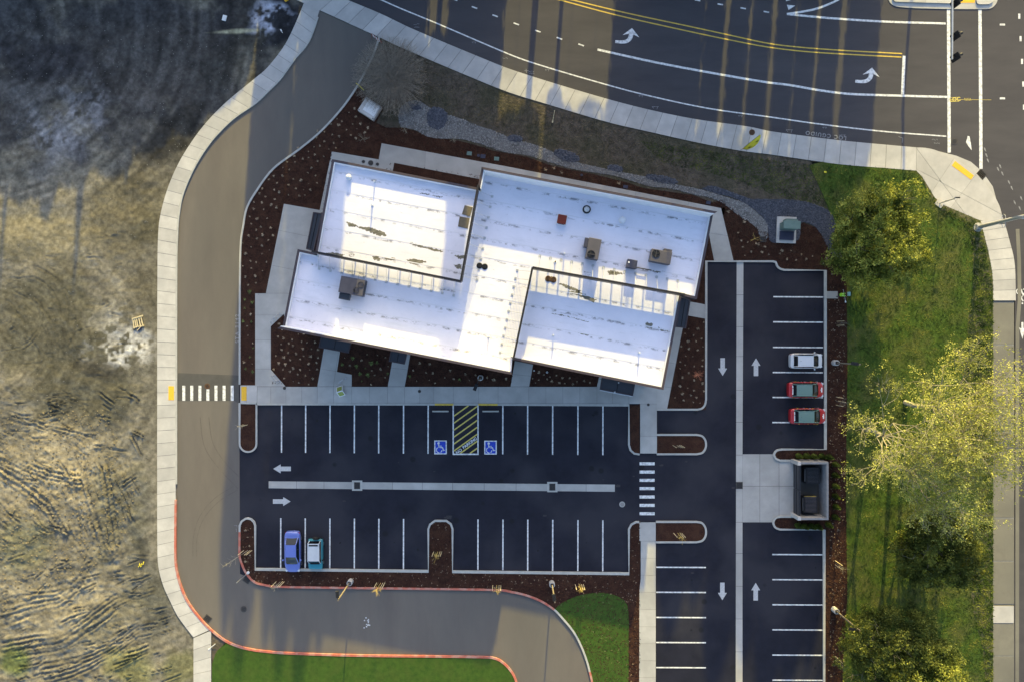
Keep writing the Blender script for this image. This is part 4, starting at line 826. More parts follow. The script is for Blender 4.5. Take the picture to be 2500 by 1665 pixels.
# walkway mats
for pts in ([(1440,1418),(1495,1432),(1476,1497),(1420,1480)],[(1405,1495),(1474,1508),(1460,1580),(1393,1565)]):
    prismw('walkway_mat',[Q(1,0,x,y,RZ+.05) for x,y in pts],RZ+.004,RZ+.05,M['pad'],B)
# windows and doors in the outer walls (recessed frames, panes)
def windows(a,b,n,w=1.5,h=1.6,z=1.0,skip=()):
    a=Vector(a);b=Vector(b);d=(b-a).normalized();ang=math.atan2(d.y,d.x);L=(b-a).length
    for k in range(n):
        if k in skip: continue
        p=a+d*(L*(k+.5)/n); m=MB()
        for s in (-1,1): m.box((s*w/2,0,z+h/2),(.08,.1,h+.08)); m.box((0,0,z+h/2+s*h/2),(w-.08,.1,.08))
        f=m.build('window',M['fascia'],B); f.location=(p.x,p.y,0); f.rotation_euler=(0,0,ang)
        MB().box((0,0,z+h/2),(w-.08,.05,h-.08)).build('pane',M['glass'],f)
windows(wall_p[6],wall_p[7],5); windows(wall_p[8],wall_p[9],8,skip=(3,6)); windows(wall_p[0],wall_p[1],4); windows(wall_p[2],wall_p[3],7); windows(wall_p[10],wall_p[9],3)
# canopies
def canopy(pts,z,name='canopy',posts=True):
    pw=[P(x,y,z) for x,y in pts]; o=prismw(name,pw,z-.22,z,M['canopy'],B)
    ins=inset(pw,.12)
    for i in range(4):
        a,b=pw[i],pw[(i+1)%4]; c,d=ins[(i+1)%4],ins[i]
        prismw('canopy_rim',[a,b,c,d],z+.001,z+.07,M['fascia'],o)
    mid1=((pw[0][0]+pw[1][0])/2,(pw[0][1]+pw[1][1])/2);mid2=((pw[2][0]+pw[3][0])/2,(pw[2][1]+pw[3][1])/2)
    MB().tube((*mid1,z+.02),(*mid2,z+.02),.03,n=6).build('canopy_seam',M['black'],o)
canopy(T(1,1,[(452,740),(660,780),(640,868),(432,830)]),3.2); canopy(T(1,1,[(932,840),(1044,862),(1025,945),(916,925)]),3.2)
canopy(T(2,1,[(622,1020),(852,1065),(834,1160),(606,1116)]),3.4); canopy(T(2,1,[(1164,470),(1232,505),(1200,698),(1130,690)]),3.4); canopy(T(1,0,[(395,1465),(460,1474),(400,1738),(345,1720)]),3.4)
a,b=[P(*q,3.4) for q in T(2,1,[(606,1120),(834,1164)])]; MB().tube((*a,3.36),(*b,3.36),.07,n=8).build('canopy_gutter',M['steel'],B)
for q in T(2,1,[(735,1070),(709,1134)]): x,y=P(*q,3.4); MB().box((x,y,3.45),(.12,.12,.1)).build('canopy_light',M['white'],B)
a,b,c,d=[P(*q,3.0) for q in T(2,0,[(517,1297),(692,1330),(692,1342),(517,1309)])]; prismw('door_hood',[a,b,c,d],2.9,3.0,M['white'],B)
# ---- rooftop equipment (each stands on the roof)
def onroof(c,r,x,y,h=.8): p=Q(c,r,x,y,RZ+h); return (p[0],p[1],RZ)
def rtu(loc,rz,L,Wd,H,fans,mname,label,hood,split=None):
    t=empty('rooftop_unit',loc,rz,label=label,cat='rooftop unit')
    bevel(MB().box((0,0,H/2+.12),(L,Wd,H)).build('cabinet',M[mname],t),.03)
    MB().box((0,0,.06),(L*.92,Wd*.9,.12)).build('kerb_base',M['black'],t)
    for fx,fy,fr in fans:
        m=MB().lathe([(0,.0),(fr,.0),(fr,.05),(fr*1.08,.05),(fr*1.08,-.02)],n=24); f=m.build('fan',M['black'],t); f.location=(fx,fy,H+.125)
        b_=MB()
        for k in range(3):
            a=2.09*k+.4; b_.box((math.cos(a)*fr*.5,math.sin(a)*fr*.5,.035),(fr*.75,fr*.38,.012),rz=a)
        b_.build('fan_blades',M['rtub'] if len(fans)>1 else M['rubber'],f)
        MB().box((0,0,.065),(.04,fr*2.0,.02)).build('fan_guard_bar',M['rtu'],f)
    hx,hy,hl,hw,hm=hood; bevel(MB().box((hx,hy,H*.55),(hl,hw,H*.6)).build('intake_hood',M[hm],t),.03)
    MB().box((L/2+.012,0,H*.5+.12),(.02,Wd*.8,H*.7)).build('coil_panel',M['black'],t)
    for s in (-.3,.1,.35): MB().box((s*L,-Wd/2-.006,H*.5+.12),(L*.2,.012,H*.7)).build('access_panel',M[mname],t)
    MB().tube((L*.1,Wd/2+.05,.12),(L*.1,Wd/2+.5,.05),.03,n=6).build('conduit',M['steel'],t)
    return t
r1=rtu(onroof(1,1,662,408,1.1),ANG,2.45,1.65,1.05,[(.92-.05,.28,.27),(.62-.1,-.33,.27)],'rtub','dark blue grey rooftop unit with two fans on the west roof wing',(-.62,-1.15,1.05,.62,'canopy'))
MB().box((.83,0,1.2),(.78,1.6,.03)).build('condenser_top',M['rtu'],r1)
for f in [c for c in r1.children if c.name.startswith('fan')]: f.location.z+=.035
rtu(onroof(2,1,563,150,1.0),ANG+math.pi/2,2.05,1.25,.95,[(-.60,.15,.36)],'rtu','beige rooftop unit standing lengthwise north to south left of its twin',(.5,.8,.95,.4,'rtub'))
rtu(onroof(2,1,1028,205,1.0),ANG,2.05,1.25,.95,[(-.56,.20,.36)],'rtu','beige rooftop unit lying east to west near the roof screen',(.62,.72,.8,.4,'rtu'))
t=empty('roof_hatch',onroof(2,0,345,1515,.5),ANG,label='rust red square roof hatch on the north roof',cat='roof hatch')
bevel(MB().box((0,0,.2),(1.02,1.0,.4)).build('kerb_base',M['inwhite'],t),.03); bevel(MB().box((0,0,.45),(.9,.92,.10)).build('lid',M['rust'],t),.03); MB().tube((-.3,-.49,.4),(.3,-.49,.4),.025,n=6).build('handle',M['black'],t)
t=empty('exhaust_fan',onroof(2,0,516,1446,.5),label='round white topped exhaust fan with black collar on the north roof',cat='exhaust fan')
MB().lathe([(.42,0),(.42,.2),(.46,.2),(.46,.25),(.3,.25)],n=24).build('kerb_base',M['inwhite'],t); MB().lathe([(.40,.22),(.42,.42),(.36,.45),(.2,.45)],n=24).build('collar',M['black'],t); MB().lathe([(0,.72),(.12,.7),(.24,.62),(.29,.5),(.28,.44)],n=24).build('dome',M['steel'],t,True)
def vent(loc,rr,label):
    t=empty('roof_vent',loc,label=label,cat='roof vent'); MB().lathe([(rr*1.1,0),(rr,.06),(rr*.9,.3)],n=20).build('base',M['inwhite'],t); MB().lathe([(0,.52),(rr*.6,.49),(rr,.4),(rr*.98,.3)],n=20).build('cap',M['inwhite'],t,True)
vent(onroof(2,0,764,1518,.4),.33,'white domed roof vent right of the rust red hatch'); vent(onroof(1,0,637,1222,.4),.28,'white domed roof vent near the north west roof corner')
t=empty('dark_roof_drains',onroof(1,1,1560,270,.1),ANG,label='pair of dark round roof drains on the middle roof',cat='roof drain')
for s in (-.27,.27): MB().lathe([(.31,0),(.31,.04),(.24,.07),(.24,.03),(.1,.03),(.1,.1),(0,.11)],n=20).build('drain_ring',M['black'],t).location=(s,0,0)
t=empty('dark_roof_drains',onroof(2,1,268,360,.1),ANG,label='pair of dark round roof drains just inside the south east screen',cat='roof drain')
for s in (-.27,.27): MB().lathe([(.31,0),(.31,.04),(.24,.07),(.24,.03),(.1,.03),(.1,.1),(0,.11)],n=20).build('drain_ring',M['rusty'],t).location=(s,0,0)
t=empty('roof_cabinet',onroof(2,1,828,255,.7),ANG,label='blue grey metal box on the roof beside a low pipe run',cat='roof box')
bevel(MB().box((0,0,.4),(.98,.85,.8)).build('body',M['rtub'],t),.03); MB().tube((.5,-.2,.25),(2.1,-.2,.25),.05,n=8).build('pipe',M['black'],t); MB().box((-.35,.1,.81),(.15,.15,.02)).build('cap',M['white'],t)
for i,(c,r,x,y,h,l) in enumerate(((1,0,803,1420,1.3,'north west'),(1,0,820,1258,1.0,'far north west'),(1,1,1603,755,1.4,'central'),(2,1,285,745,1.4,'south east left'),(2,1,876,865,1.4,'south east right'),(2,1,360,185,1.2,'middle'),(2,1,297,240,1.2,'rust streaked'))):
    t=empty('vent_pipe',onroof(c,r,x,y,0),label='thin '+('rusty' if i==6 else 'white')+' vent pipe on the '+l+(' part of the' if i<6 else '')+' roof',cat='vent pipe')
    MB().tube((0,0,0),(0,0,h*.55),.06,n=10).build('pipe',M['inwhite'] if i!=6 else M['rusty'],t); MB().lathe([(.14,0),(.13,.05),(.07,.08)],n=12).build('boot',M['inwhite'],t)

# ---------------------------------------------------------------- DUMPSTER ENCLOSURE
E=empty('dumpster_enclosure',label='grey walled bin enclosure with dark gates facing the concrete apron',cat='enclosure')
EH=2.0
M['encl']=mat('split block wall',(.20,.20,.21),(.28,.275,.28),scale=2,bump=.01,bscale=12)
def ew(pts,m='encl',name='enclosure_wall',z=EH): 
    return prismw(name,[P(x,y,z) for x,y in pts],0,z,M[m],E)
X0,X1,Y0,Y1=1956,2023,1127.5,1268.5
ew([(X0,Y0),(X1,Y0),(X1,Y0+5),(X0,Y0+5)]); ew([(X0,Y1-5),(X1,Y1-5),(X1,Y1),(X0,Y1)]); ew([(X1-5,Y0+5.2),(X1,Y0+5.2),(X1,Y1-5.2),(X1-5,Y1-5.2)])
for y in (Y0+3.5,Y1-3.5):
    x,yy=P(1951.5,y,EH); bevel(MB().box((x,yy,EH/2+.02),(.36,.40,EH+.04)).build('gate_pier',M['conc'],E),.02)
for (y0,y1) in ((Y0+8,(Y0+Y1)/2-1),((Y0+Y1)/2+1,Y1-8)):
    a=P(1954,y0,EH);b=P(1954,y1,EH); g=MB().box(((a[0]+b[0])/2,(a[1]+b[1])/2,1.05),(.06,abs(a[1]-b[1]),1.8)).build('gate',M['canopy'],E)
    for z in (.3,1.0,1.75): MB().box((a[0]-.045,(a[1]+b[1])/2,z),(.03,abs(a[1]-b[1])-.05,.07)).build('gate_rail',M['black'],g)
def dumpster(px,py,label,lid):
    x,y=P(px,py,1.2); t=empty('dumpster',(x,y,.03),label=label,cat='dumpster')
    MB().box((0,0,.6),(1.45,1.7,1.15),taper=1.04).build('bin',M[lid],t); nb=12
    for k in range(nb): MB().box((.02,-.78+k*1.56/(nb-1),1.215),(1.2,.035,.05)).build('lid_rib',M['rtu'] if 'ribbed' in label else M['canopy'],t)
    MB().box((0,0,1.185),(1.4,1.66,.03)).build('lid',M['black'],t); MB().tube((-.78,-.7,1.0),(-.78,.7,1.0),.03,n=6).build('bar',M['steel'],t)
    MB().box((0,.87,1.1),(1.3,.06,.1)).build('rim',M['yellow2'] if 'ribbed' in label else M['black'],t)
dumpster(1979,1231,'dark dumpster with ribbed pale lid bars in the lower half of the enclosure','black'); dumpster(1984,1160,'black dumpster deep in shade in the upper half of the enclosure','black')

# ---------------------------------------------------------------- UTILITY
t=empty('utility_vault',(*P(*T(1,0,[(785,752)])[0],.6),.05),R(-33),label='white concrete utility vault with a smooth inset lid near the access road',cat='utility box')
bevel(MB().box((0,0,.28),(2.05,1.75,.66)).build('body',M['conc'],t),.03); bevel(MB().box((.15,.1,.635),(1.45,1.25,.05)).build('lid',M['white'],t),.015)
for x,y in ((-.9,-.75),(.9,-.75),(.9,.75),(-.9,.75)): MB().box((x,y,.62),(.12,.08,.03)).build('lifting_eye',M['black'],t)
x,y=P(1918,563); t=empty('pad_transformer',(x,y,.05),R(-2),label='green transformer cabinet on a pale concrete pad in the gravel',cat='transformer')
bevel(MB().box((0,0,.1),(2.15,2.9,.25)).build('pad',M['conc'],t),.02)
bevel(MB().box((.1,.35,.85),(1.75,.75,1.3)).build('cabinet',M['green'],t),.04); MB().box((.25,.85,.6),(1.35,.4,.8)).build('radiator',M['green'],t)
for k in range(9): MB().box((-.3+k*.14,1.07,.6),(.03,.12,.7)).build('fin',M['green'],t)
bevel(MB().box((.1,.35,1.52),(1.85,.85,.06)).build('lid',M['green'],t),.02); MB().box((.0,-.65,.32),(1.55,.95,.2)).build('base_plate',M['rtub'],t)
for i,(x,y) in enumerate(((1472,1063),(1566,1083),(1660,1100))):
    q=P(*T(1,0,[(x,y)])[0]); o=bevel(MB().box((0,0,.03),(.55,.42,.06)).build('valve_box',M['rtub' if i==1 else 'green']),.01); o.location=(*q,.09); o.rotation_euler=(0,0,-.1)
    tag(o,['leftmost teal','dark blue','rightmost teal'][i]+' valve box lid in the mulch behind the building','valve box')
q=P(*T(1,0,[(1535,1077)])[0]); o=MB().lathe([(0,.05),(.16,.05),(.16,0)],n=16).build('valve_cover',M['rtub']); o.location=(*q,.09); tag(o,'round blue valve cover between the valve boxes','valve box')
for i,(x,y) in enumerate(((782,1293),(1353,1402))):
    q=P(*T(2,0,[(x,y)])[0]); o=bevel(MB().box((0,0,.03),(.5,.36,.06)).build('valve_box',M['rtub']),.01); o.location=(*q,.09); o.rotation_euler=(0,0,-.15); tag(o,['blue valve box lid below the middle of the swale','blue valve box lid near the north east building corner'][i],'valve box')
q=P(*T(2,0,[(480,1212)])[0]); o=MB().lathe([(0,.06),(.14,.05),(.15,0)],n=16).build('valve_cover',M['rtub']); o.location=(*q,.09); tag(o,'small round pale cover in the mulch north of the building','valve box')

# ---------------------------------------------------------------- LIGHT POLES
def light_pole(px,py,head,label,H=6.0):
    x,y=P(px,py); hx,hy=P(*head,H); t=empty('light_pole',(x,y,.09),label=label,cat='light pole',group='parking lot light poles')
    MB().lathe([(0,.78),(.27,.78),(.31,.74),(.31,0)],n=24).build('concrete_base',M['conc'],t)
    MB().box((0,0,.80),(.34,.34,.05)).build('base_plate',M['black'],t)
    MB().box((0,0,.8+(H-.8)/2),(.13,.13,H-.8)).build('pole',M['wood'] if False else M['bronze'],t)
    dx,dy=hx-x,hy-y; L=math.hypot(dx,dy); u=(dx/L,dy/L) if L>.05 else (1,0); L=max(.35,min(L,1.2))
    MB().tube((0,0,H-.1),(u[0]*L*.6,u[1]*L*.6,H-.05),.04,n=8).build('arm',M['black'],t)
    hd=bevel(MB().box((0,0,0),(.78,.36,.10),taper=.85).build('lamp_head',M['black'],t),.02); hd.location=(u[0]*(L*.6+.3),u[1]*(L*.6+.3),H); hd.rotation_euler=(0,0,math.atan2(u[1],u[0]))
    MB().box((0,0,-.055),(.6,.28,.012)).build('lens',M['clear'],hd)
M['bronze']=mat('bronze pole paint',(.20,.17,.12),(.24,.2,.15),scale=3,rough=.5)
light_pole(2035,885,(2090,888),'light pole on a white base beside the white parked car'); light_pole(2034.5,1485,(2080,1535),'light pole on a white base in the lower right mulch strip')
light_pole(857,1417,(824,1452),'light pole south of the parked blue car on the kerb bed'); light_pole(1347,1421,(1354,1464),'light pole beside the small rounded lawn'); light_pole(1173.5,921,(1161,945),'light pole in the bed in front of the building',5.2)

# ---------------------------------------------------------------- TRAFFIC SIGNALS
def signal_head(par,loc,rz):
    g=bevel(MB().box((0,0,-.55),(.25,.36,1.1)).build('signal_housing',M['black'],par),.02); g.location=loc; g.rotation_euler=(0,R(0),rz)
    MB().box((.13,0,-.55),(.02,.72,1.4)).build('backplate',M['black'],g)
    for k,c in enumerate(('redlens','yellow','green')):
        z=-.2-.35*k; MB().lathe([(0,.0),(.13,.0)],n=14).build('lens',M[c],g).matrix_local=Matrix.Translation((-.13,0,z))@Matrix.Rotation(R(-90),4,'Y')
        m=MB(); 
        for q in range(8):
            a0=R(-10+200*q/8);a1=R(-10+200*(q+1)/8)
            m.add([(-.13,.15*math.cos(a0),z+.15*math.sin(a0)),(-.13,.15*math.cos(a1),z+.15*math.sin(a1)),(-.42,.15*math.cos(a1),z-.03+.15*math.sin(a1)),(-.42,.15*math.cos(a0),z-.03+.15*math.sin(a0))],[(0,1,2,3)])
        m.build('visor',M['black'],g)
hA=6.3
t=empty('traffic_signal',(*P(2326,-330,hA),0),label='grey traffic signal mast arm with three dark heads reaching over the crosswalk',cat='traffic signal')
bx_,by_=P(2326,-330,hA); ex,ey=P(2324.5,146,hA); px_,py_=P(2333,-330,hA)
MB().tube((0,0,0),(0,0,hA+.4),.2,.15,n=14).build('pole',M['steel'],t)
MB().tube((0,0,hA),(ex-bx_,ey-by_,hA),.16,.085,n=14).build('mast_arm',M['steel'],t)
for yy in (8,88,140):
    a=P(2334,yy,hA); ax=a[0]-bx_;ay=a[1]-by_; MB().box((ax-.28,ay,hA),(.5,.08,.08)).build('bracket',M['black'],t); signal_head(t,(ax+.12,ay+.05,hA+.42),math.pi+R(25))
t=empty('traffic_signal',(*P(2386,556),.1),label='tall steel signal pole at the corner leaning across the street edge',cat='traffic signal')
MB().lathe([(0,.05),(.5,.05),(.5,0)],n=24).build('footing',M['conc'],t)
MB().tube((0,0,.05),(0,0,9.0),.24,.15,n=16).build('pole',M['steel'],t); MB().box((.0,-.02,.2),(.55,.5,.35)).build('base_shroud',M['steel'],t)
MB().box((.25,.05,1.3),(.3,.2,.45)).build('push_button',M['black'],t); MB().tube((0,0,6.4),(11,-.5,6.8),.15,.08,n=12).build('mast_arm',M['steel'],t)
for s in (-1,1):
    m=MB()
    for k in range(8):
        a0=math.pi*k/8;a1=math.pi*(k+1)/8; m.tube((0,s*(.2+.5*math.sin(a0)),4.2+.3*math.cos(a0)),(0,s*(.2+.5*math.sin(a1)),4.2+.3*math.cos(a1)),.025,n=6)
    m.build('conduit_loop',M['steel'],t)
MB().box((.35,0,3.4),(.3,.4,.45)).build('pedestrian_head',M['black'],t)
MB().box((-.5,-.1,7.4),(1.2,.04,.9)).build('street_sign',M['steel'],t)
t=empty('push_button_post',(*P(2292,498),.1),label='short pedestrian push button post on a tilted pad behind the corner plaza',cat='signal post')
MB().box((0,0,.04),(.85,.75,.1),rz=R(-35)).build('footing',M['conc'],t); MB().tube((0,0,.05),(0,0,2.9),.055,n=10).build('post',M['steel'],t); MB().box((.1,.05,1.1),(.12,.12,.3)).build('push_button',M['black'],t); MB().box((.3,.1,2.75),(.55,.12,.12)).build('sign_arm',M['black'],t)

# ---------------------------------------------------------------- SIGNS, RACKS, SMALL THINGS
def bike_rack(px,py,ang,label,z=.13):
    x,y=P(px,py); m=MB(); pts=[(-.45,0)]+[( -.45+.0,.0)]
    path=[Vector((-.4,0,0)),Vector((-.4,0,.7)),Vector((-.3,0,.82)),Vector((.3,0,.82)),Vector((.4,0,.7)),Vector((.4,0,0))]
    for a,b in zip(path,path[1:]): m.tube(a,b,.03,n=8)
    for s in (-.4,.4): m.lathe([(0,.012),(.09,.012),(.09,0)],c=(s,0,0),n=12)
    o=m.build('bike_rack',M['steel']); o.location=(x,y,z); o.rotation_euler=(0,0,R(ang)); tag(o,label,'bike rack','steel hoop bike racks')
bike_rack(*T(1,1,[(150,617)])[0],40,'upper steel hoop rack of the two by the west walk'); bike_rack(*T(1,1,[(133,643)])[0],40,'lower steel hoop rack of the two by the west walk')
bike_rack(*T(1,1,[(132,1042)])[0],-50,'left steel hoop rack at the front walk corner'); bike_rack(*T(1,1,[(150,1040)])[0],-50,'right steel hoop rack at the front walk corner'); bike_rack(*T(1,1,[(600,1055)])[0],35,'lone steel hoop rack above the folding sign')
# A frame sign
x,y=P(833.5,954); t=empty('sandwich_board',(x,y,.13),R(18),label='white sandwich board with green printed faces open on the front walk',cat='sandwich board')
for s in (-1,1):
    a=MB(); a.box((0,0,0),(.72,.035,.95)); p=bevel(a.build('board',M['white'],t),.01); p.location=(0,s*.27,.42); p.rotation_euler=(R(38)*s,0,0)
    MB().box((0,-.0+s*.02,0.0),(.56,.012,.70)).build('green_print',M['leafprint'] if 'leafprint' in M else mat('green print',(.22,.26,.06),(.35,.4,.12),scale=9),p)
MB().box((0,0,.80),(.74,.09,.05)).build('hinge_handle',M['white'],t)
# feather flag reading NOW OPEN
x,y=P(1808,368); t=empty('feather_flag',(x,y,.1),R(38),label='yellow feather flag with dark lettering at the street sidewalk edge',cat='banner')
m=MB(); pp=[Vector((0,0,0)),Vector((0,0,1.6)),Vector((.18,0,2.3)),Vector((.5,0,2.75)),Vector((.95,0,3.0)),Vector((1.35,0,3.02))]
for a,b in zip(pp,pp[1:]): m.tube(a,b,.022,.016,n=6)
m.build('pole',M['black'],t)
M['flag']=mat('yellow flag cloth',(.80,.66,.04),(.85,.72,.08),scale=2,rough=.8)
up=[(0,0.0,.5),(.05,.0,1.2),(.12,0,1.9),(.35,0,2.55),(.75,0,2.92),(1.1,0,3.02),(1.4,0,3.0)]; lo=[(.35,-.42,.5),(.55,-.55,1.0),(.78,-.62,1.5),(1.0,-.6,2.0),(1.2,-.45,2.45),(1.35,-.25,2.75),(1.42,-.05,2.97)]
m=MB(); v=[]
for a,b in zip(up,lo):
    for k in range(5): q=Vector(a).lerp(Vector(b),k/4); q.z+=.05*math.sin(k*1.7+q.x*5); v.append(q)
m.add(v,[(i*5+k,i*5+k+1,i*5+k+6,i*5+k+5) for i in range(6) for k in range(4)]); fl=m.build('flag_cloth',M['flag'],t,True)
sd=fl.modifiers.new('thick','SOLIDIFY'); sd.thickness=.008
nrm=(Vector(up[3])-Vector(up[1])).cross(Vector(lo[2])-Vector(up[2])).normalized()
if nrm.z<0: nrm=-nrm
xa=(Vector((1.05,-.27,2.55))-Vector((.38,-.27,1.1))).normalized(); za=(nrm-xa*nrm.dot(xa)).normalized(); ya=za.cross(xa); MR=Matrix((xa,ya,za)).transposed()
text('NOW OPEN',0,0,.30,0,'black',0,t,name='flag_lettering',loc3=Vector((.74,-.30,1.87))+za*.11,rot3=MR.to_euler())
# barricade, strap, stakes, pallet, sheet
x,y=P(922,101); t=empty('road_barricade',(x,y,.02),R(-38),label='red and white striped barricade where the access road meets the sidewalk',cat='barricade')
for z in (.45,.85):
    for k in range(7): MB().box((-.6+k*.2,0,z),(.2,.03,.2)).build('stripe_panel',M['kerb_red'] if k%2==0 else M['white'],t)
for s in (-.6,.6):
    for q in (-1,1): MB().tube((s,q*.28,0),(s,q*.02,1.0),.02,n=6).build('leg',M['rust'],t)
x,y=P(880,214); m=MB(); pts=[(-.45,.38,.05),(-.2,.2,.12),(.0,.02,.1),(.2,-.2,.13),(.45,-.42,.06)]
for a,b in zip(pts,pts[1:]): m.tube(a,b,.04,n=6)
o=m.build('marker_strap',M['flag']); o.location=(x,y,.1); tag(o,'bright yellow strap lying between the kerb and the utility vault','strap')
M['ply']=mat('pale pallet wood',(.55,.45,.26),(.68,.57,.36),scale=3)
x,y=P(338,787); z=dz(338,787); t=empty('wooden_pallet',(x,y,z+.02),R(12),label='broken pale wooden pallet lying on the bare dirt',cat='pallet')
for k,(dx,l) in enumerate(((-.5,1.15),(-.28,1.05),(-.08,1.0),(.2,1.2),(.46,1.1))): MB().box((dx,random.uniform(-.05,.05),.12),(.12,l,.03),rz=random.uniform(-.08,.08)).build('board',M['ply'],t)
for yy in (-.48,.48): MB().box((0,yy,.055),(1.15,.1,.09)).build('stringer',M['ply'],t)
MB().box((.15,.55,.16),(1.2,.1,.03),rz=.1).build('board',M['ply'],t)
MB().box((-.1,-.75,.06),(.5,.08,.03),rz=.6).build('board',M['ply'],t); MB().box((.0,-.75,.03),(.45,.35,.03),rz=.3).build('tarp_scrap',M['rtub'],t)
def stake(px,py,L,ang,label,m='white',z=.1):
    x,y=P(px,py); o=MB().tube((0,0,0),(L*math.cos(R(ang)),L*math.sin(R(ang)),.15),.035,n=6).box((.0,0,.04),(.22,.14,.05),rz=R(ang)).build('survey_stake',M[m]); o.location=(x,y,z); tag(o,label,'stake')
stake(1349,299,1.25,80,'pale fallen stake on the verge below the street sidewalk','ply'); stake(512,1582,.95,40,'white stake lying by the sidewalk near the lower lawn'); stake(687,76,.4,-60,'short white stake in the dark soil by the sidewalk')
q=P(549,46); o=bevel(MB().box((0,0,.06),(.45,.62,.12),rz=-.25).build('paper_bag',M['white']),.02); o.location=(*q,.05); tag(o,'white block lying on the dark soil at the top','bag')
q=P(700,2); o=bevel(MB().box((0,0,.15),(.45,.3,.25),rz=.6).build('crate',M['tactile']),.02); o.location=(*q,.05); tag(o,'orange yellow crate at the top by the sidewalk','crate')
q=P(346,1377); t=empty('stake_flag',(*q,dz(346,1377)),label='small yellow ribbon tangle on the dirt left of the sidewalk bend',cat='marker'); m=MB()
for k in range(5): m.box((random.uniform(-.25,.25),random.uniform(-.2,.2),.08),(.35,.07,.03),rz=random.uniform(0,3))
m.build('ribbon',M['flag'],t)
q=P(*T(3,0,[(390,1192)])[0]); t=empty('yard_marker',(*q,.1),label='small yellow flagged stick on the verge below the sidewalk',cat='marker'); MB().tube((0,0,0),(.3,.4,.5),.02,n=6).build('stick',M['black'],t); MB().box((0,0,.1),(.25,.2,.05)).build('flag',M['flag'],t)
x,y=P(607,1396); t=empty('sign_post',(x,y,.12),label='slender pale post on the inside of the access road bend',cat='sign post'); MB().tube((0,0,0),(0,0,3.4),.035,n=8).build('post',M['steel'],t); MB().lathe([(0,.2),(.14,.18),(.16,0)],n=14).build('base',M['white'],t)
x,y=P(2052,721); t=empty('sign_post',(x,y,.1),label='thin post with a pale teal plate behind the person in the vest',cat='sign post'); MB().tube((0,0,0),(0,0,1.9),.03,n=8).build('post',M['steel'],t); MB().box((.02,0,1.85),(.22,.42,.3),rz=0).build('plate',mat('pale teal plate',(.35,.55,.52),None),t)
for i,(x,y) in enumerate(T(2,1,[(152,987),(241,998)])): q=P(x,y); o=MB().lathe([(0,.3),(.07,.3),(.08,0)] if i==0 else [(.06,.2),(.11,.2),(.11,0)],n=14).build('bollard_light',M['white']); o.location=(*q,.1); tag(o,['small solid white ground lamp by the front path','small white ring ground lamp in the front bed'][i],'garden lamp')

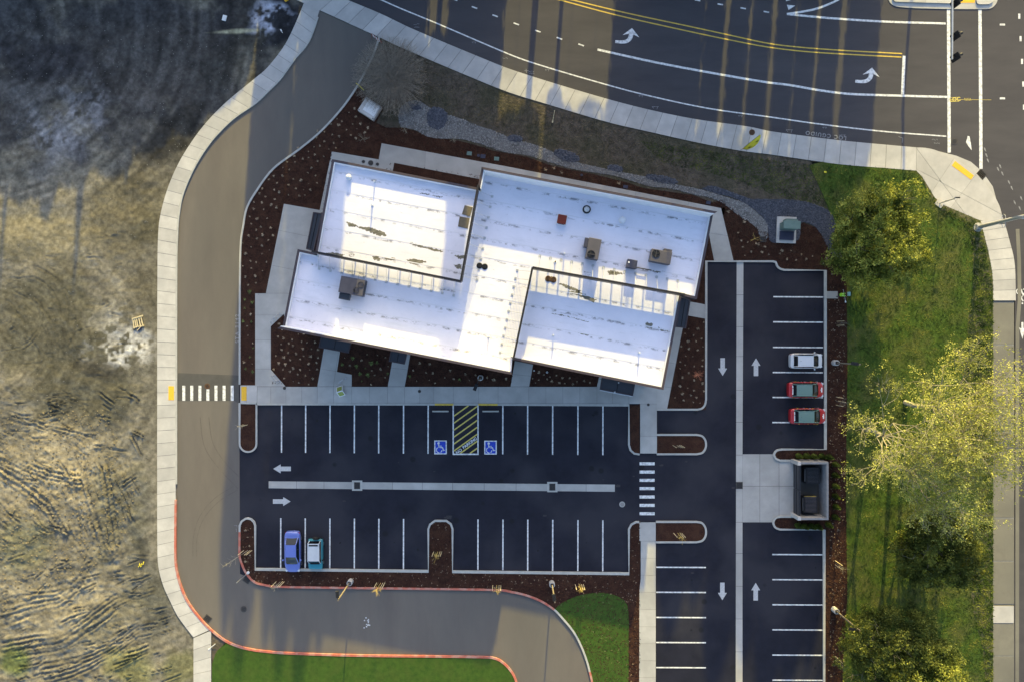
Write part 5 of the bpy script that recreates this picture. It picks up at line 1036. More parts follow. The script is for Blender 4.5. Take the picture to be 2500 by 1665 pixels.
# ---------------------------------------------------------------- CARS
def car(name,label,cat,px,py,h,ang,L,Wd,H,style):
    x,y=P(px,py,h); t=empty(name,(x,y,.008),R(ang),label=label,cat=cat)
    paint=style['paint']; roofm=style.get('roof',paint); hb=style.get('belt',.62)*H   # x forward
    st=style['stations']  # (x frac, halfwidth frac, z top centre)
    v=[];f=[];NS=len(st);prof_n=9
    for xf,wf,zt in st:
        hw=Wd/2*wf; zt*=H; zb=.20 if .1<xf<.9 else .30
        pr=[(-hw*.93,zb),(-hw,zb+.18),(-hw,zt*.80),(-hw*.93,zt*.94),(-hw*.55,zt*.995),(0,zt),(hw*.55,zt*.995),(hw*.93,zt*.94),(hw,zt*.80),(hw,zb+.18),(hw*.93,zb)]
        for a,b in pr: v.append(((xf-.5)*L,a,b))
    k=11
    for i in range(NS-1):
        for j in range(k-1): f.append((i*k+j,i*k+j+1,(i+1)*k+j+1,(i+1)*k+j))
    f.append(tuple(range(k))[::-1]); f.append(tuple((NS-1)*k+j for j in range(k)))
    body=mesh_obj('body',v,f,paint,t,True); sb=body.modifiers.new('s','SUBSURF'); sb.levels=1; sb.render_levels=2
    # greenhouse
    (xr0,xr1,xf1,xf0)=[(q-.5)*L for q in style['gh']]; wb=Wd/2*.86; wr=Wd/2*style.get('rw',.64); zb=style.get('zb',.60)*H; zr=H*.985
    def ring(x,w,z): return [(x,-w,z),(x,w,z)]
    rows=[(xr0,wb*.86,zb),(xr1,wr*.95,zr-.03),(xf1,wr*.97,zr-.03),(xf0,wb*.90,zb)]
    def qd(name,a,b,c,d,m,th=.02,crown=0):
        n_=6;vv=[];ff=[]
        for i in range(n_+1):
            p=Vector(a).lerp(Vector(d),i/n_);q=Vector(b).lerp(Vector(c),i/n_)
            for j in range(n_+1):
                w=p.lerp(q,j/n_); s=1-(2*j/n_-1)**2; w.z+=crown*s*(1-(2*i/n_-1)**2*.5); w.x+=style.get('bow',0)*s*(1 if name=='windshield' and i>n_/2 else 0)
                vv.append(w)
        for i in range(n_):
            for j in range(n_): a_=i*(n_+1)+j; ff.append((a_,a_+1,a_+n_+2,a_+n_+1))
        return mesh_obj(name,vv,ff,m,t,True)
    rr,r1_,f1_,f0_=rows
    P4=lambda r,s:(r[0],s*r[1],r[2])
    mid=lambda a,b,k:tuple(Vector(a).lerp(Vector(b),k))
    qd('rear_window',P4(rr,1),P4(rr,-1),P4(r1_,-1),P4(r1_,1),M['glass'])
    qd('windshield',P4(f1_,1),P4(f1_,-1),P4(f0_,-1),P4(f0_,1),M['glass'])
    qd('roof',P4(r1_,1),P4(r1_,-1),P4(f1_,-1),P4(f1_,1),roofm,crown=.045)
    for s in (1,-1):
        belt_r=(xr0-.05*0+.1,s*wb*1.02,zb-.02); belt_f=(xf0-.1,s*wb*1.02,zb-.02)
        m=MB().add([P4(rr,s),P4(r1_,s),P4(f1_,s),P4(f0_,s),belt_f,belt_r],[(0,5,1),(1,5,4,2),(2,4,3)]); m.build('side_window',M['glass'],t)
        m=MB()
        for a,b,r0 in ((P4(rr,s),P4(r1_,s),.045),(P4(r1_,s),P4(f1_,s),.035),(P4(f1_,s),P4(f0_,s),.045)): m.tube(a,b,r0,n=6)
        m.build('pillar',roofm,t)
        xm=(xr1+xf1)/2-.1; MB().tube((xm,s*wb*1.01,zb),(xm,s*(wr*.96+.01),zr-.04),.035,n=6).build('pillar',M['rubber'],t)
        mx_=bevel(MB().box((xf0-.35,s*(Wd/2+.07),zb+.05),(.14,.20,.13),rz=-s*.3).build('side_mirror',style.get('mirror',paint),t),.03)
        MB().box((0,s*Wd*.495,hb*.72),(L*.42,.02,.03)).build('door_handle_line',M['rubber'],t)
        for xw in (.19,.80):
            wh=empty('wheel',((xw-.5)*L,s*(Wd/2-.12),.32)); wh.parent=t; del_=0
            m=MB().tube((0,-.11,0),(0,.11,0),.32,n=22); m.build('tyre',M['tyre'],wh); MB().tube((0,-.115,0),(0,.115,0),.2,n=16).build('rim',M['rim'],wh)
        hx=.965; l=bevel(MB().box(((.945-.5)*L,s*Wd*.355,H*.42),(.30,.30,.12),rz=-s*.45).build('headlight',M['clear'],t),.04)
        l=bevel(MB().box(((.045-.5)*L,s*Wd*.375,H*.50),(.22,.22,.15),rz=s*.45).build('tail_light',M['redlens'],t),.04)
    bevel(MB().box(((.988-.5)*L,0,.42),(.10,Wd*.62,.22)).build('grille',M['rubber'],t),.03)
    bevel(MB().box(((.010-.5)*L,0,.38),(.06,Wd*.7,.16)).build('rear_bumper',M['rubber'] if not style.get('bump') else paint,t),.03)
    MB().box((xf0+.05,0,zb+.012),(.10,Wd*.62,.02)).build('wiper_cowl',M['rubber'],t)
    if style.get('antenna'): MB().tube((xr1+.35,0,zr),(xr1+.2,0,zr+.18),.018,n=6).build('antenna',M['black'],t)
    return t,dict(zb=zb,zr=zr,xr0=xr0,xr1=xr1,xf0=xf0,xf1=xf1)
cp=lambda n,c,c2=None:mat(n,c,c2,rough=.28,spec=.55,coat=.6)
white=cp('white car paint',(.62,.63,.66)); red=cp('red car paint',(.40,.012,.018)); greenr=cp('grey green wrap',(.13,.22,.20)); blue=cp('periwinkle blue car paint',(.13,.18,.52)); teal=cp('teal car paint',(.02,.24,.30)); cream=cp('white hard top',(.62,.64,.66),(.5,.52,.55))
hatch=[(0,.72,.50),(.015,.86,.62),(.06,.96,.64),(.2,1,.64),(.5,1,.64),(.72,1,.63),(.84,.97,.58),(.93,.88,.52),(.985,.68,.45),(1,.5,.38)]
sedan=[(0,.62,.50),(.015,.82,.62),(.06,.93,.66),(.18,1,.66),(.5,1,.645),(.70,.99,.63),(.82,.95,.60),(.92,.85,.54),(.98,.66,.46),(1,.45,.36)]
t,g=car('parked_car','white hatchback parked nose to the east kerb with dark rear window','car',1971,881,1.0,0,3.62,1.68,1.5,dict(paint=white,stations=hatch,gh=(.09,.17,.64,.82),rw=.74,antenna=1,bump=1,bow=.10))
for s in (-1,1): MB().box(((g['xr1']+g['xf1'])/2,s*.62,g['zr']+.01),(1.6,.03,.03)).build('roof_rail',M['rubber'],t)
for px,py,lb in ((1970.5,951.5,'red hatchback with grey green roof, upper of the two beside each other'),(1975,1016,'red hatchback with grey green roof, lower one nosing over the kerb')):
    t,g=car('parked_car',lb,'car',px,py,1.0,0,3.98,1.78,1.5,dict(paint=red,roof=greenr,stations=hatch,gh=(.10,.17,.60,.79),rw=.72,antenna=1,bump=1,bow=.12,mirror=M['black']))
    # printed wrap: white lettering panels on tail and bonnet, mottled sides
    MB().box((1.66,0,.842),(.16,.52,.006),tilt=('Y',.22)).build('bonnet_print',M['white'],t)
    MB().box((1.56,.0,.862),(.07,.14,.006),tilt=('Y',.18)).build('bonnet_print',M['white'],t)
    MB().box((g['xr0']+.02,-.18,g['zb']+.07),(.16,.62,.02),tilt=('Y',-.75)).build('tail_print',M['white'],t)
    MB().box((g['xr0']+.02,.35,g['zb']+.07),(.14,.30,.02),tilt=('Y',-.75)).build('tail_print',M['white'],t)
    MB().box((-1.93,.05,.72),(.03,.25,.05)).build('number_plate',M['white'],t)
    for k in range(16):
        xx=-1.3+k*.165; s=1 if k%2 else -1
        MB().box((xx,s*.885,.62+random.uniform(-.08,.2)),(random.uniform(.1,.22),.03,random.uniform(.06,.14))).build('side_print',random.choice([M['white'],M['flag'],M['rtub'],M['tactile'],M['white']]),t)
t,g=car('parked_car','periwinkle blue sedan parked nose down over the south kerb','car',712,1348.5,1.0,-90,4.55,1.80,1.42,dict(paint=blue,stations=sedan,gh=(.13,.29,.585,.76),rw=.66,bump=1,bow=.14))
t,g=car('parked_car','small teal two door off roader with a white hard top','car',768.5,1353.5,1.0,-90,3.35,1.60,1.62,dict(paint=teal,roof=cream,stations=[(0,.93,.50),(.01,.97,.58),(.06,1,.60),(.3,1,.6),(.7,1,.6),(.9,.97,.585),(.985,.93,.56),(1,.88,.45)],gh=(.05,.09,.66,.78),rw=.80,mirror=M['black']))
MB().box((-1.18,0,1.61),(.16,.98,.012)).build('rear_quarter_glass',M['glass'],t); MB().box((-1.70,0,.55),(.09,1.5,.14)).build('rear_step',M['black'],t)
MB().lathe([(0,.09),(.2,.09),(.32,.07),(.34,-.09),(0,-.09)],n=20).build('spare_wheel',M['tyre'],t).matrix_local=Matrix.Translation((-1.78,.1,.85))@Matrix.Rotation(R(-90),4,'Y')

# ---------------------------------------------------------------- PERSON
def person(px,py,ang):
    x,y=P(px,py,0); t=empty('person',(x,y,.13),R(ang),label='person in dark clothes and lime high visibility vest bending by the mulch strip',cat='person')
    J={'pel':(0,0,.93,.14),'waist':(.03,0,1.08,.13),'chest':(.10,0,1.30,.15),'neck':(.17,0,1.47,.06),'hbase':(.19,0,1.53,.075),'head':(.22,0,1.62,.10),'top':(.22,0,1.71,.07),
       'hipl':(0,.10,.90,.10),'kneel':(.10,.13,.50,.065),'ankl':(-.02,.14,.09,.045),'toel':(.16,.16,.04,.04),'hipr':(0,-.10,.90,.10),'kneer':(.02,-.13,.50,.065),'ankr':(-.15,-.14,.09,.045),'toer':(.03,-.16,.04,.04),
       'shl':(.12,.19,1.40,.065),'ell':(.28,.30,1.15,.045),'wrl':(.50,.20,1.05,.03),'hal':(.57,.16,1.03,.04),'shr':(.12,-.19,1.40,.065),'elr':(.25,-.32,1.16,.045),'wrr':(.46,-.24,1.0,.03),'har':(.53,-.20,.98,.04)}
    Ed=[('pel','waist'),('waist','chest'),('chest','neck'),('neck','hbase'),('hbase','head'),('head','top'),('pel','hipl'),('hipl','kneel'),('kneel','ankl'),('ankl','toel'),('pel','hipr'),('hipr','kneer'),('kneer','ankr'),('ankr','toer'),('chest','shl'),('shl','ell'),('ell','wrl'),('wrl','hal'),('chest','shr'),('shr','elr'),('elr','wrr'),('wrr','har')]
    ks=list(J); me=bpy.data.meshes.new('body'); me.from_pydata([J[k][:3] for k in ks],[(ks.index(a),ks.index(b)) for a,b in Ed],[]); 
    o=bpy.data.objects.new('body',me); COL.objects.link(o); o.parent=t
    sk=o.modifiers.new('skin','SKIN'); 
    for k,sv in zip(ks,me.skin_vertices[0].data): sv.radius=(J[k][3],J[k][3]); sv.use_root=(k=='pel')
    ss=o.modifiers.new('s','SUBSURF'); ss.levels=1; ss.render_levels=2
    me.materials.append(mat('dark work clothes',(.03,.032,.04),(.05,.05,.06),scale=9))
    lime=mat('lime vest',(.30,.60,.03),(.36,.7,.05),scale=5)
    v=MB()
    rings=[(-.01,.90,.17,.20),(.03,1.08,.16,.19),(.10,1.30,.185,.225),(.13,1.43,.14,.21),(.15,1.485,.07,.10)]
    vv=[];ff=[]
    for cx,cz,rx,ry in rings:
        for k in range(16): a=2*math.pi*k/16; vv.append((cx+rx*math.cos(a),ry*math.sin(a),cz))
    for i in range(4):
        for k in range(16): ff.append((i*16+k,i*16+(k+1)%16,(i+1)*16+(k+1)%16,(i+1)*16+k))
    vest=mesh_obj('vest',vv,ff,lime,t,True)
    for s in (-1,1):
        MB().tube((.0,s*.12,1.45),(-.05,s*.11,1.05),.03,n=6).build('reflective_stripe',M['white'],vest)
        MB().tube((.25,s*.12,1.42),(.22,s*.11,1.05),.03,n=6).build('reflective_stripe',M['white'],vest)
    skin=mat('skin',(.42,.26,.19),None,rough=.6)
    hd=mesh_obj('face',*(lambda q:(q.v,q.f))(MB().lathe([(0,.13),(.05,.12),(.085,.07),(.095,0),(.085,-.06),(.05,-.11),(0,-.13)],n=16)),skin,t,True); hd.location=(.23,0,1.62)
    MB().box((.10,0,-.02),(.03,.025,.05)).build('nose',skin,hd); 
    for s in (-1,1): MB().box((.083,s*.035,.02),(.012,.02,.012)).build('eye',M['black'],hd); MB().box((0,s*.095,0),(.03,.015,.05)).build('ear',skin,hd)
    hr=mesh_obj('cap',*(lambda q:(q.v,q.f))(MB().lathe([(0,.15),(.06,.14),(.1,.09),(.108,.03),(.10,.0)],n=16)),mat('dark brown cap',(.05,.035,.03),None),t,True); hr.location=(.22,0,1.625)
    for s,w in ((1,'l'),(-1,'r')):
        hx,hy,hz=J['ha'+w][:3]
        for k in range(4): MB().tube((hx,hy+(k-1.5)*.02,hz),(hx+.05,hy+(k-1.5)*.022,hz-.02),.009,n=6).tube((hx+.05,hy+(k-1.5)*.022,hz-.02),(hx+.055,hy+(k-1.5)*.02,hz-.055),.008,n=6).build('finger',skin,t)
        MB().tube((hx-.02,hy-s*.03,hz),(hx+.03,hy-s*.05,hz-.02),.01,n=6).build('thumb',skin,t)
    return t
person(2043,722,-5)
x,y=P(2043,722); o=MB().tube((.05,.55,1.35),(.62,-.62,.62),.018,n=6).tube((.62,-.62,.62),(.70,-.78,.5),.05,.09,n=8).build('hand_tool',M['white']); o.location=(x,y,.1); tag(o,'white shafted hand tool held by the person in the vest','tool')

# ---------------------------------------------------------------- PLANTS
def tuft_mesh(m,n,r,h,seed):
    rr=random.Random(seed); q=MB()
    for k in range(n):
        a=rr.uniform(0,6.28); l=r*rr.uniform(.6,1.1); z=h*rr.uniform(.5,1); w=.011; c,s=math.cos(a),math.sin(a)
        q.add([(-s*w,c*w,0),(s*w,-c*w,0),(c*l*.6+s*w,s*l*.6-c*w,z),(c*l*.6-s*w,s*l*.6+c*w,z),(c*l,s*l,z*.55)],[(0,1,2,3),(3,2,4)])
    me=bpy.data.meshes.new('tuft'); me.from_pydata(q.v,[],q.f); me.materials.append(m); return me
tA=[tuft_mesh(M['tuft'],26,.15,.13,i) for i in range(3)]; tG=[tuft_mesh(M['tuftg'],30,.24,.2,i+5) for i in range(2)]; tB=[tuft_mesh(M['tuft'],20,.30,.28,i+9) for i in range(2)]
excl=[[(640,700),(700,490),(790,505),(780,400),(811,390),(830,372),(960,400),(1190,400),(1750,510),(1700,760),(1640,985),(1560,985),(1500,945),(1260,900),(690,810),(662,800),(640,720)]]
COUNT=0
def lattice(poly,sp,meshes,label,group,ang=.2,jit=.24,z=.09,exc=True,name='grass_tuft',miss=.06):
    global COUNT
    p=np.array(poly); lo=p.min(0);hi=p.max(0); c,s=math.cos(ang),math.sin(ang); k=0
    for i in range(-80,80):
        for j in range(-80,80):
            u=(i+.5*(j%2))*sp;v=j*sp*.86; x=(lo[0]+hi[0])/2+u*c-v*s; y=(lo[1]+hi[1])/2+u*s+v*c
            if not(lo[0]<x<hi[0] and lo[1]<y<hi[1]): continue
            x+=random.uniform(-jit,jit)*sp;y+=random.uniform(-jit,jit)*sp
            if random.random()<miss or not inside(poly,np.array([x]),np.array([y]))[0]: continue
            if exc and any(inside(e,np.array([x]),np.array([y]))[0] for e in excl): continue
            if COUNT>=295: return
            COUNT+=1
            o=bpy.data.objects.new(name,random.choice(meshes)); COL.objects.link(o); o.location=(*P(x,y),z); o.rotation_euler=(0,0,random.uniform(0,6)); q=random.choice((.6,.8,.9,1,1.1,1.35))*random.uniform(.85,1.15); o.scale=(q,q,q); tag(o,label,'plant',group); k+=1
lattice([(870,262),(905,320),(860,352),(800,372),(775,480),(690,490),(640,690),(594,700),(593,560),(610,480),(680,400),(790,310)],21,tA,'small pale dormant grass tuft in the west mulch bed','dormant tufts in the west bed')
lattice(T(1,1,[(112,690),(175,650),(440,770),(460,840),(420,1085),(212,1085),(112,980)]),19,tA,'small pale dormant grass tuft in the south west bed','dormant tufts in the south west bed',exc=False)
lattice(T(1,1,[(655,880),(900,850),(925,940),(900,1085),(675,1085),(672,1010),(585,985),(600,880)]),20,tA+tG,'spiky tuft in the bed between the two dark canopies','tufts in the bed between the canopies',exc=False)
lattice(T(1,1,[(1070,900),(1750,1020),(1745,1085),(1040,1085)]),23,tA+tG+tA,'spiky tuft in the long front bed','tufts in the long front bed',exc=False)
lattice(T(2,1,[(145,985),(560,1060),(575,1090),(135,1090)]),16,tA,'pale spiky tuft in the front bed of the south east wing','tufts in the south east front bed',exc=False)
lattice(T(2,1,[(1195,650),(1325,650),(1322,1180),(1290,1235),(1085,1235)]),21,tA,'small pale tuft in the east side bed','tufts in the east side bed',exc=False)
lattice([(1790,560),(1860,600),(1900,610),(1960,600),(2010,620),(2050,680),(2040,700),(2020,655),(1915,652),(1895,632),(1800,632)],22,tA,'small pale tuft in the bed above the east lot','tufts in the bed above the east lot',exc=False)
lattice([(594,705),(622,720),(622,930),(594,930)],19,tA+tG,'small tuft in the narrow bed beside the access road','tufts in the narrow west strip',exc=False)
lattice([(590,1290),(618,1290),(618,1380),(640,1395),(625,1410),(600,1385)],20,tA,'small pale tuft in the rounded west end bed','tufts in the west end bed',exc=False)
# low grown-over tufts too faint to count
tag(scatter('faint_tufts',np.concatenate([sample(bed4,700,61),sample([(2022,700),(2062,700),(2062,1650),(2022,1650)],500,62)]),.10,.05,.13,M['tuft'],'clump',seed=61),'faint dry sprigs poking through the mulch strips','sprigs',kind='stuff')
for i,(c,r,x,y) in enumerate(((2,0,290,1165),(2,0,340,1195),(2,0,738,1270),(2,0,230,1175),(2,0,1490,1465),(2,0,1597,1532),(2,1,1695,120))):
    o=bpy.data.objects.new('yellow_tuft',tB[i%2]); COL.objects.link(o); o.location=(*P(*T(c,r,[(x,y)])[0]),.09); tag(o,['yellow tuft left of the pair near the middle of the north walk','brighter yellow tuft of the pair near the middle of the north walk','yellow tuft beside the blue valve box lid below the swale','faint tuft furthest west in the mulch north of the building','yellow tuft outside the north east building corner','yellow tuft between the east walk and the swale end','yellow tuft next to the swale storm grate'][i],'plant')
# staked saplings
def sapling(px,py,h,spread,n,mats,label,stakes=3,sang=0,lean=(0,0),z=.1):
    x,y=P(px,py); t=empty('young_tree',(x,y,z),label=label,cat='young tree'); q=MB(); rr=random.Random(int(px))
    top=Vector((lean[0],lean[1],h)); q.tube((0,0,0),top*.5,.03,.022,n=6); q.tube(top*.5,top,.022,.008,n=6)
    for k in range(n):
        b=top*rr.uniform(.35,.95); a=rr.uniform(0,6.28); l=spread*rr.uniform(.5,1); e=b+Vector((math.cos(a)*l,math.sin(a)*l,l*rr.uniform(.5,1.1))); q.tube(b,e,.012,.005,n=4)
        for m_ in range(2): bb=b.lerp(e,rr.uniform(.4,.8)); q.tube(bb,bb+Vector((rr.uniform(-.3,.3)*spread,rr.uniform(-.3,.3)*spread,.2*spread)),.007,.004,n=4)
    q.build('trunk',mats,t)
    for k in range(stakes):
        d=(k-(stakes-1)/2)*.45; sx,sy=d*math.cos(R(sang)),d*math.sin(R(sang))
        if stakes==3 and k==1: sx+=.25
        MB().tube((sx,sy,0),(sx,sy,1.75),.035,n=6).build('stake',M['ply'],t)
M['gold']=mat('golden twigs',(.50,.36,.10),(.6,.45,.15),scale=3)
sapling(685,1418,2.6,.6,14,M['barkp'],'staked bare young tree below the blue sedan'); sapling(930,1421,3.0,.6,20,M['gold'],'staked golden twigged young tree right of the left light pole')
sapling(1213,1427,2.4,.5,14,M['gold'],'staked young tree in the bed below the right hand stalls'); sapling(1414,1425,2.0,.5,26,M['gold'],'staked bright yellow young tree near the rounded lawn')
sapling(1069,1345,2.6,.6,18,M['gold'],'staked young tree in the rounded planted island'); sapling(1654,1300,2.4,.6,14,M['gold'],'staked young tree in the lower pill shaped island'); sapling(1652,1086,2.0,.4,8,M['barkp'],'staked bare young tree in the upper pill shaped island')
sapling(606,1342,3.0,.7,10,M['barkp'],'leaning staked young tree in the west end bed',lean=(-1.6,-.9)); sapling(600,1036,2.4,.5,8,M['barkp'],'staked bare young tree in the small west bed',2)
sapling(2040,978,2.6,.7,16,M['bark'],'staked bare tree beside the red cars',3,90); sapling(2038,1372,2.6,.7,16,M['bark'],'staked bare tree in the mulch strip below the enclosure',2,90); sapling(2038,1605,2.6,.7,14,M['bark'],'staked bare tree at the foot of the east mulch strip',2,90); sapling(2042,790,2.4,.6,12,M['bark'],'staked bare tree below the person in the vest',2,90)
M['redleaf']=mat('red brown twigs',(.45,.14,.07),(.55,.25,.15),scale=3)
sapling(1697,913,1.6,.8,26,M['redleaf'],'reddish bare shrub in the east side bed',0); sapling(892,348,1.8,.8,9,M['barkp'],'bare pale young tree in the north west mulch',0); sapling(993,325,1.8,.8,8,M['barkp'],'bare pale young tree at the gravel edge',0); sapling(1108,347,1.6,.8,8,M['barkp'],'bare pale young tree below the swale bend',0); sapling(1832,588,1.6,.9,6,M['gold'],'thin yellow sapling near the swale grate',0)
# hedge of small conical evergreens round the enclosure
def cone_mesh(seed):
    rr=np.random.default_rng(seed); n=260; q=MB()
    for k in range(n):
        z=rr.random()**.8*1.5; rad=(.33*(1-z/1.6)+.05)*rr.uniform(.75,1.1); a=rr.uniform(0,6.28); c,s=math.cos(a),math.sin(a); p=Vector((c*rad,s*rad,z)); w=.05
        q.add([p+Vector((-s*w,c*w,0)),p+Vector((s*w,-c*w,0)),p+Vector((c*.05,s*.05,.12))],[(0,1,2)])
    q.lathe([(0,1.45),(.1,1.1),(.26,.3),(.22,.03)],n=9)
    me=bpy.data.meshes.new('foliage'); me.from_pydata(q.v,[],q.f); me.materials.append(M['leaf_s']); return me
cm=[cone_mesh(i) for i in range(3)]; tr_me=None
hp=[(1948,1110),(1967,1110),(1986,1111),(2004,1111),(2022,1113),(2037,1131),(2036,1157),(2037,1183),(2037,1208),(2038,1233),(2036,1258),(1946,1279),(1962,1281),(1979,1281),(1995,1282),(2020,1277)]
for i,(x,y) in enumerate(hp):
    t=empty('hedge_shrub',(*P(x-3,y,0),.09),random.uniform(0,6),label=('small conical evergreen, number %d from the west in the row above the bin enclosure'%(i+1) if i<5 else 'small conical evergreen, number %d from the top in the column east of the bin enclosure'%(i-4) if i<11 else 'small conical evergreen, number %d from the west in the row below the bin enclosure'%(i-10)),cat='shrub',group='evergreens round the bin enclosure')
    o=bpy.data.objects.new('foliage',cm[i%3]); COL.objects.link(o); o.parent=t
    o=MB().tube((0,0,0),(0,0,.4),.03,n=5).build('stem',M['bark'],t) if tr_me is None else bpy.data.objects.new('stem',tr_me)
    if tr_me is None: tr_me=o.data
    else: COL.objects.link(o); o.parent=t

# ---------------------------------------------------------------- TREES in view
def tree(px,py,H,cr,z0,label,leaf,bark,seed,nl,lsize,dens=1.0,limb=5,up=.55,twigs=1,hpx=None,clumpy=.35,cat='tree',ppc=45,csz=.22,rad0=None,maxd=4,fill=0):
    """px,py = crown centre as it stands at mid crown height"""
    hm=(z0+H)/2 if hpx is None else hpx
    x,y=P(px,py,hm); t=empty('tree',(x,y,.1),label=label,cat=cat); rr=random.Random(seed); q=MB(); tips=[]
    def grow(p,d,l,r,dep):
        n=3; 
        for k in range(n):
            d2=(d+Vector((rr.uniform(-.18,.18),rr.uniform(-.18,.18),rr.uniform(-.05,.1)))).normalized(); e=p+d2*(l/n); q.tube(p,e,r*(1-.25*k/n),r*(1-.25*(k+1)/n),n=5 if dep>1 else 7,cap=False); p=e; d=d2
            if dep>=2: tips.append((Vector(p),dep))
        if dep>=maxd: tips.append((Vector(p),dep)); return
        nb=rr.choice((2,3,3)) if dep>0 else limb
        for b in range(nb):
            a=rr.uniform(0,6.28) if dep else 6.28*b/nb+rr.uniform(-.4,.4); sp=rr.uniform(.45,.9)
            side=Vector((math.cos(a),math.sin(a),0)); dn=(d*(1-sp*.45)+side*sp+Vector((0,0,up*.25))).normalized(); grow(p,dn,l*rr.uniform(.62,.85),r*(.28 if dep==0 else .6),dep+1)
    hh=H-z0*.5; L0=H*.28
    grow(Vector((0,0,0)),Vector((0,0,1)),L0,rad0 or max(.1,H*.018),0)
    # extra side limbs along the trunk
    # scale tips to crown
    V=np.array(q.v); tp=np.array([tuple(a) for a,_ in tips]); rad=np.percentile(np.hypot(tp[:,0],tp[:,1]),92); zt=tp[:,2].max()
    sxy=cr/rad; sz=H/zt
    w=np.clip(V[:,2]/L0,0,1); V[:,0]*=1+(sxy-1)*w; V[:,1]*=1+(sxy-1)*w; V[:,2]*=sz
    mesh_obj('trunk',V.tolist(),q.f,bark,t); tp=tp*np.array([sxy,sxy,sz])
    g=np.random.default_rng(seed); nc=max(60,int(nl/ppc)); c=tp[g.integers(0,len(tp),nc)]+g.normal(0,clumpy*cr*.2,(nc,3))*np.array([1,1,.8])
    if fill:
        nf=int(nc*fill); d=g.normal(0,1,(nf,3)); d/=np.linalg.norm(d,axis=1)[:,None]; lob=1+.16*np.sin(3*np.arctan2(d[:,1],d[:,0])+seed)+.10*np.sin(7*np.arctan2(d[:,1],d[:,0])+4*d[:,2]+seed)+.08*g.normal(0,1,nf)
        q_=d*(g.uniform(.55,1,nf)**.5*lob)[:,None]*np.array([cr*.95,cr*.95,(H-z0)*.42]); q_[:,2]+=z0+(H-z0)*.52; c[:nf]=q_
    pts=c[g.integers(0,nc,nl)]+g.normal(0,csz,(nl,3))*np.array([1,1,.7])
    k=g.random(nl)<dens; pts=pts[k]; n=len(pts)
    s=lsize*g.uniform(.5,1.3,n)[:,None]; a=g.normal(0,1,(n,3)); a/=np.linalg.norm(a,axis=1)[:,None]; b=g.normal(0,1,(n,3)); b-=a*(a*b).sum(1)[:,None]; b/=np.linalg.norm(b,axis=1)[:,None]
    Vq=np.stack([pts-a*s,pts+b*s*.6,pts+a*s,pts-b*s*.6],1).reshape(-1,3); F=np.arange(n*4).reshape(-1,4)
    me=bpy.data.meshes.new('crown'); me.vertices.add(n*4); me.vertices.foreach_set('co',Vq.ravel()); me.loops.add(n*4); me.loops.foreach_set('vertex_index',F.ravel()); me.polygons.add(n); me.polygons.foreach_set('loop_start',np.arange(0,n*4,4)); me.polygons.foreach_set('loop_total',np.full(n,4)); me.update(calc_edges=True); me.materials.append(leaf)
    o=bpy.data.objects.new('crown',me); COL.objects.link(o); o.parent=t
    return t
tree(2142,592,8,4.9,1.5,'bushy olive green tree at the upper end of the east lawn',M['leaf_g'],M['bark'],3,44000,.12,hpx=5,clumpy=.5,ppc=60,csz=.24,fill=.75)
BT=dict(hpx=9,limb=9,clumpy=.5,ppc=9,csz=.17,rad0=.27,maxd=5)
tree(2225,1075,14,6.0,3,'westernmost of the sparse yellow leaved trees with pale twigs, its bare side over the lawn',M['leaf_y'],M['barkp'],12,11000,.085,**BT)
tree(2330,1000,15,6.4,3,'northernmost of the sparse yellow leaved trees, beside the corner of the footpath',M['leaf_y'],M['barkp'],15,12500,.085,**BT)
tree(2405,1090,14,5.6,3,'easternmost of the sparse yellow leaved trees, reaching over the footpath',M['leaf_y'],M['barkp'],17,10500,.085,**BT)
tree(2290,1175,13,5.0,3,'southernmost of the sparse yellow leaved trees with fine pale twigs',M['leaf_y'],M['barkp'],19,11000,.085,**BT)
tree(2292,1340,7,4.2,1.5,'dark dense tree below the group of sparse yellow trees',M['leaf_d'],M['bark'],21,36000,.12,hpx=4.5,clumpy=.55,ppc=60,csz=.24,fill=.75)
tree(2180,1580,8,5.0,1.5,'dark olive tree at the bottom of the lawn left of a yellower crown',M['leaf_d'],M['bark'],31,32000,.12,hpx=5,clumpy=.55,ppc=60,csz=.24,fill=.75)
tree(2265,1645,8.5,3.6,1.5,'olive tree with yellow green leaves at the bottom picture edge',M['leaf_g'],M['bark'],36,26000,.12,hpx=5,clumpy=.55,ppc=60,csz=.24,fill=.75)
# bare grey bush in the north west corner
def bush(px,py,r,n,label):
    x,y=P(px,py); t=empty('bare_bush',(x,y,.05),label=label,cat='bush'); q=MB(); rr=random.Random(5)
    for k in range(n):
        a=rr.uniform(0,6.28); l=r*math.sqrt(rr.random())*1.05; 
        p=Vector((rr.uniform(-.4,.4),rr.uniform(-.4,.4),0)); e=Vector((math.cos(a)*l*.98,math.sin(a)*l,rr.uniform(1.0,2.2)*(1-.35*l/r)))
        m=p.lerp(e,.5)+Vector((rr.uniform(-.3,.3),rr.uniform(-.3,.3),.35)); q.tube(p,m,.018,.011,n=3,cap=False); q.tube(m,e,.011,.006,n=3,cap=False)
        for j in range(3):
            b=m.lerp(e,rr.uniform(.2,1)); q.tube(b,b+Vector((rr.uniform(-.6,.6),rr.uniform(-.6,.6),rr.uniform(.0,.5))),.009,.004,n=3,cap=False)
    q.build('branches',mat('grey twigs',(.22,.19,.15),(.36,.31,.25),scale=3),t)
bush(958,197,4.3,1500,'big round bare grey bush between the access road and the street sidewalk')

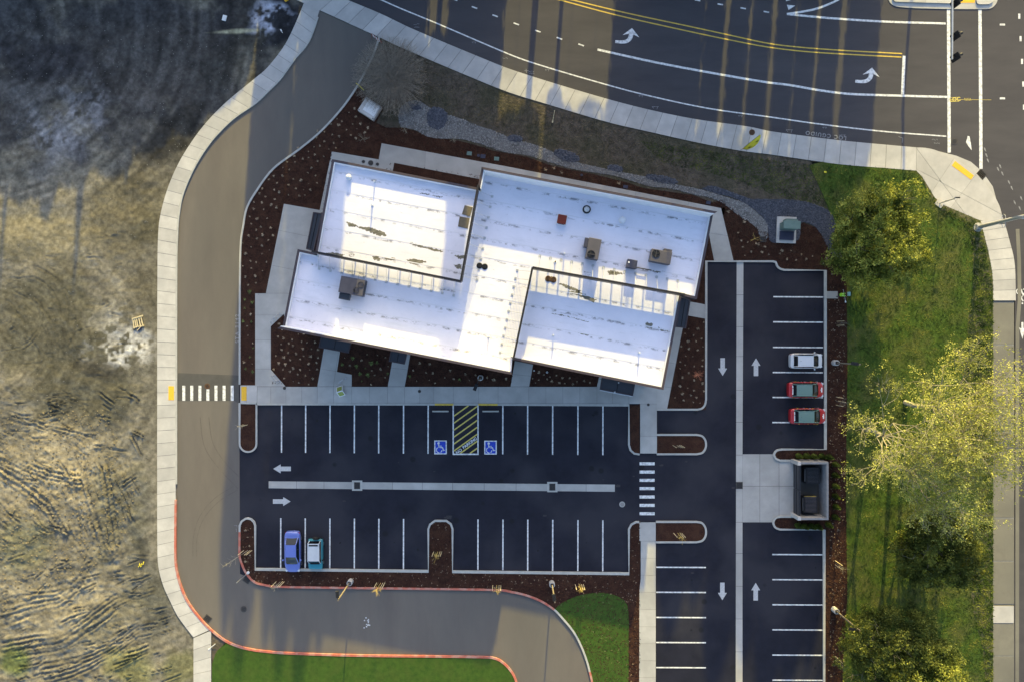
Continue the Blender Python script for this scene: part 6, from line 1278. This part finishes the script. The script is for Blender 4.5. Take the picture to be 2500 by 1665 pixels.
# ---------------------------------------------------------------- TALL TREES NORTH OF THE ROAD (they cast the long morning shadows)
def crown_mesh(shape,seed,nl=2600):
    g=np.random.default_rng(seed); q=MB(); prof=[]
    def rad(z):
        if shape=='column': return min(1,(z/.06)**.5 if z<.06 else 1)*min(1,((1-z)/.12)**.6 if z>.88 else 1)
        if shape=='cone': return min(1,(z/.05)) *(1-z)**.75 if z>.0 else 0
        return math.sqrt(max(0,1-(2*z-1)**2))
    for z in np.linspace(0,1,12): prof.append((max(.001,rad(z)*.80),z))
    q.lathe(prof,n=14); vv=np.array(q.v); ph=vv[:,2]*23+np.arctan2(vv[:,1],vv[:,0])*3; k=1+.12*np.sin(ph)+.1*np.sin(ph*2.3+1); vv[:,0]*=k; vv[:,1]*=k; q.v=[tuple(a) for a in vv]
    z=g.random(nl); a=g.uniform(0,6.28,nl); r=np.array([rad(t) for t in z])*g.uniform(.72,1.08,nl); 
    p=np.stack([r*np.cos(a),r*np.sin(a),z],1); d=g.normal(0,1,(nl,3)); d/=np.linalg.norm(d,axis=1)[:,None]; e=g.normal(0,1,(nl,3)); e-=d*(d*e).sum(1)[:,None]; e/=np.linalg.norm(e,axis=1)[:,None]
    s=.09; sc=np.array([1,1,.25]); V=np.stack([p-d*s*sc,p+e*s*.7*sc,p+d*s*sc,p-e*s*.7*sc],1).reshape(-1,3); b=len(q.v); q.v+=[tuple(x) for x in V]; q.f+=[tuple(range(b+4*i,b+4*i+4)) for i in range(nl)]
    me=bpy.data.meshes.new('crown'); me.from_pydata(q.v,[],q.f); me.materials.append(M['leaf_c']); return me
CM={s:[crown_mesh(s,i+40) for i in range(2)] for s in ('column','cone','round')}
TK=bpy.data.meshes.new('trunk'); _q=MB().tube((0,0,0),(0,0,1),1,.55,n=9); TK.from_pydata(_q.v,[],_q.f); TK.materials.append(M['bark'])
def shade_tree(u,w,ytop,ybot=0,shape='column',yt=-330,trunk=.35):
    """u: shadow column (px at picture top), w: crown width px, ytop/ybot: ground reach of its shadow in px"""
    k=PPM/TAN; h=(ytop-yt)/k; zb=max(.3,(ybot-yt)/k) if ybot is not None else .3
    x=(u-SHX*yt-1250)/PPM; y=(832.5-yt)/PPM
    t=empty('tall_tree',(x,y,-.05),label='tall dark evergreen in the row north of the street',cat='tree',group='tall trees north of the street')
    c=bpy.data.objects.new('crown',random.choice(CM[shape])); COL.objects.link(c); c.parent=t; c.location=(0,0,zb); r=w/2/PPM; c.scale=(r,r,h-zb); c.rotation_euler=(0,0,random.uniform(0,6))
    o=bpy.data.objects.new('trunk',TK); COL.objects.link(o); o.parent=t; o.scale=(trunk,trunk,zb+(h-zb)*.6)
NB=-330
# far left: low wood with ragged top
for u,w,yt_ in ((-260,200,520),(-120,190,470),(-20,170,500),(90,170,490),(200,160,450),(300,150,430),(390,150,370),(470,140,330),(545,120,275),(600,70,235)): shade_tree(u,w,yt_,NB,'round' if w<100 else 'column')
shade_tree(231,46,720,NB,'cone'); shade_tree(50,30,740,NB,'cone')
shade_tree(150,80,540,NB,'round'); shade_tree(340,90,450,NB,'cone')
# tall stand over the west beds
for u,w,yt_ in ((660,50,1560),(700,70,1640),(762,50,1590),(800,64,1660),(850,62,1700),(893,50,1600)): shade_tree(u,w,yt_,NB,'column',yt=-330-random.randint(0,40))
# lower trees that leave light on the roofs
for u,w,yt_ in ((945,80,930),(1010,80,905),(1075,80,925),(1130,70,940)): shade_tree(u,w,yt_,95 if u==1075 else NB,'column')
shade_tree(1168,46,1600,NB,'column'); shade_tree(1208,56,940,NB,'column')
for u,w,yt_ in ((1270,80,900),(1308,70,920),(1400,90,900),(1460,90,920)): shade_tree(u,w,yt_,285+random.randint(-10,15),'column',trunk=.42 if u==1308 else .02)
shade_tree(1372,40,700,230,'column',trunk=.28)
for u,w,yt_ in ((1545,90,930),(1615,90,1020),(1680,80,960)): shade_tree(u,w,yt_,NB,'column')
shade_tree(1560,36,1400,NB,'cone'); shade_tree(1640,30,1380,NB,'cone')
# dense tall wood over the east lot
for u,w,yt_ in ((1745,80,1560),(1800,70,1480),(1862,76,1700),(1930,80,1620),(1990,70,1760),(2045,70,1700),(2090,54,1640)): shade_tree(u,w,yt_,330,'column',yt=-330-random.randint(0,60))
for k in range(11): u=1530+k*56+random.uniform(-8,8); shade_tree(u,48,420,-NB if False else NB,'column',yt=-350)
shade_tree(2128,50,470,NB,'column')
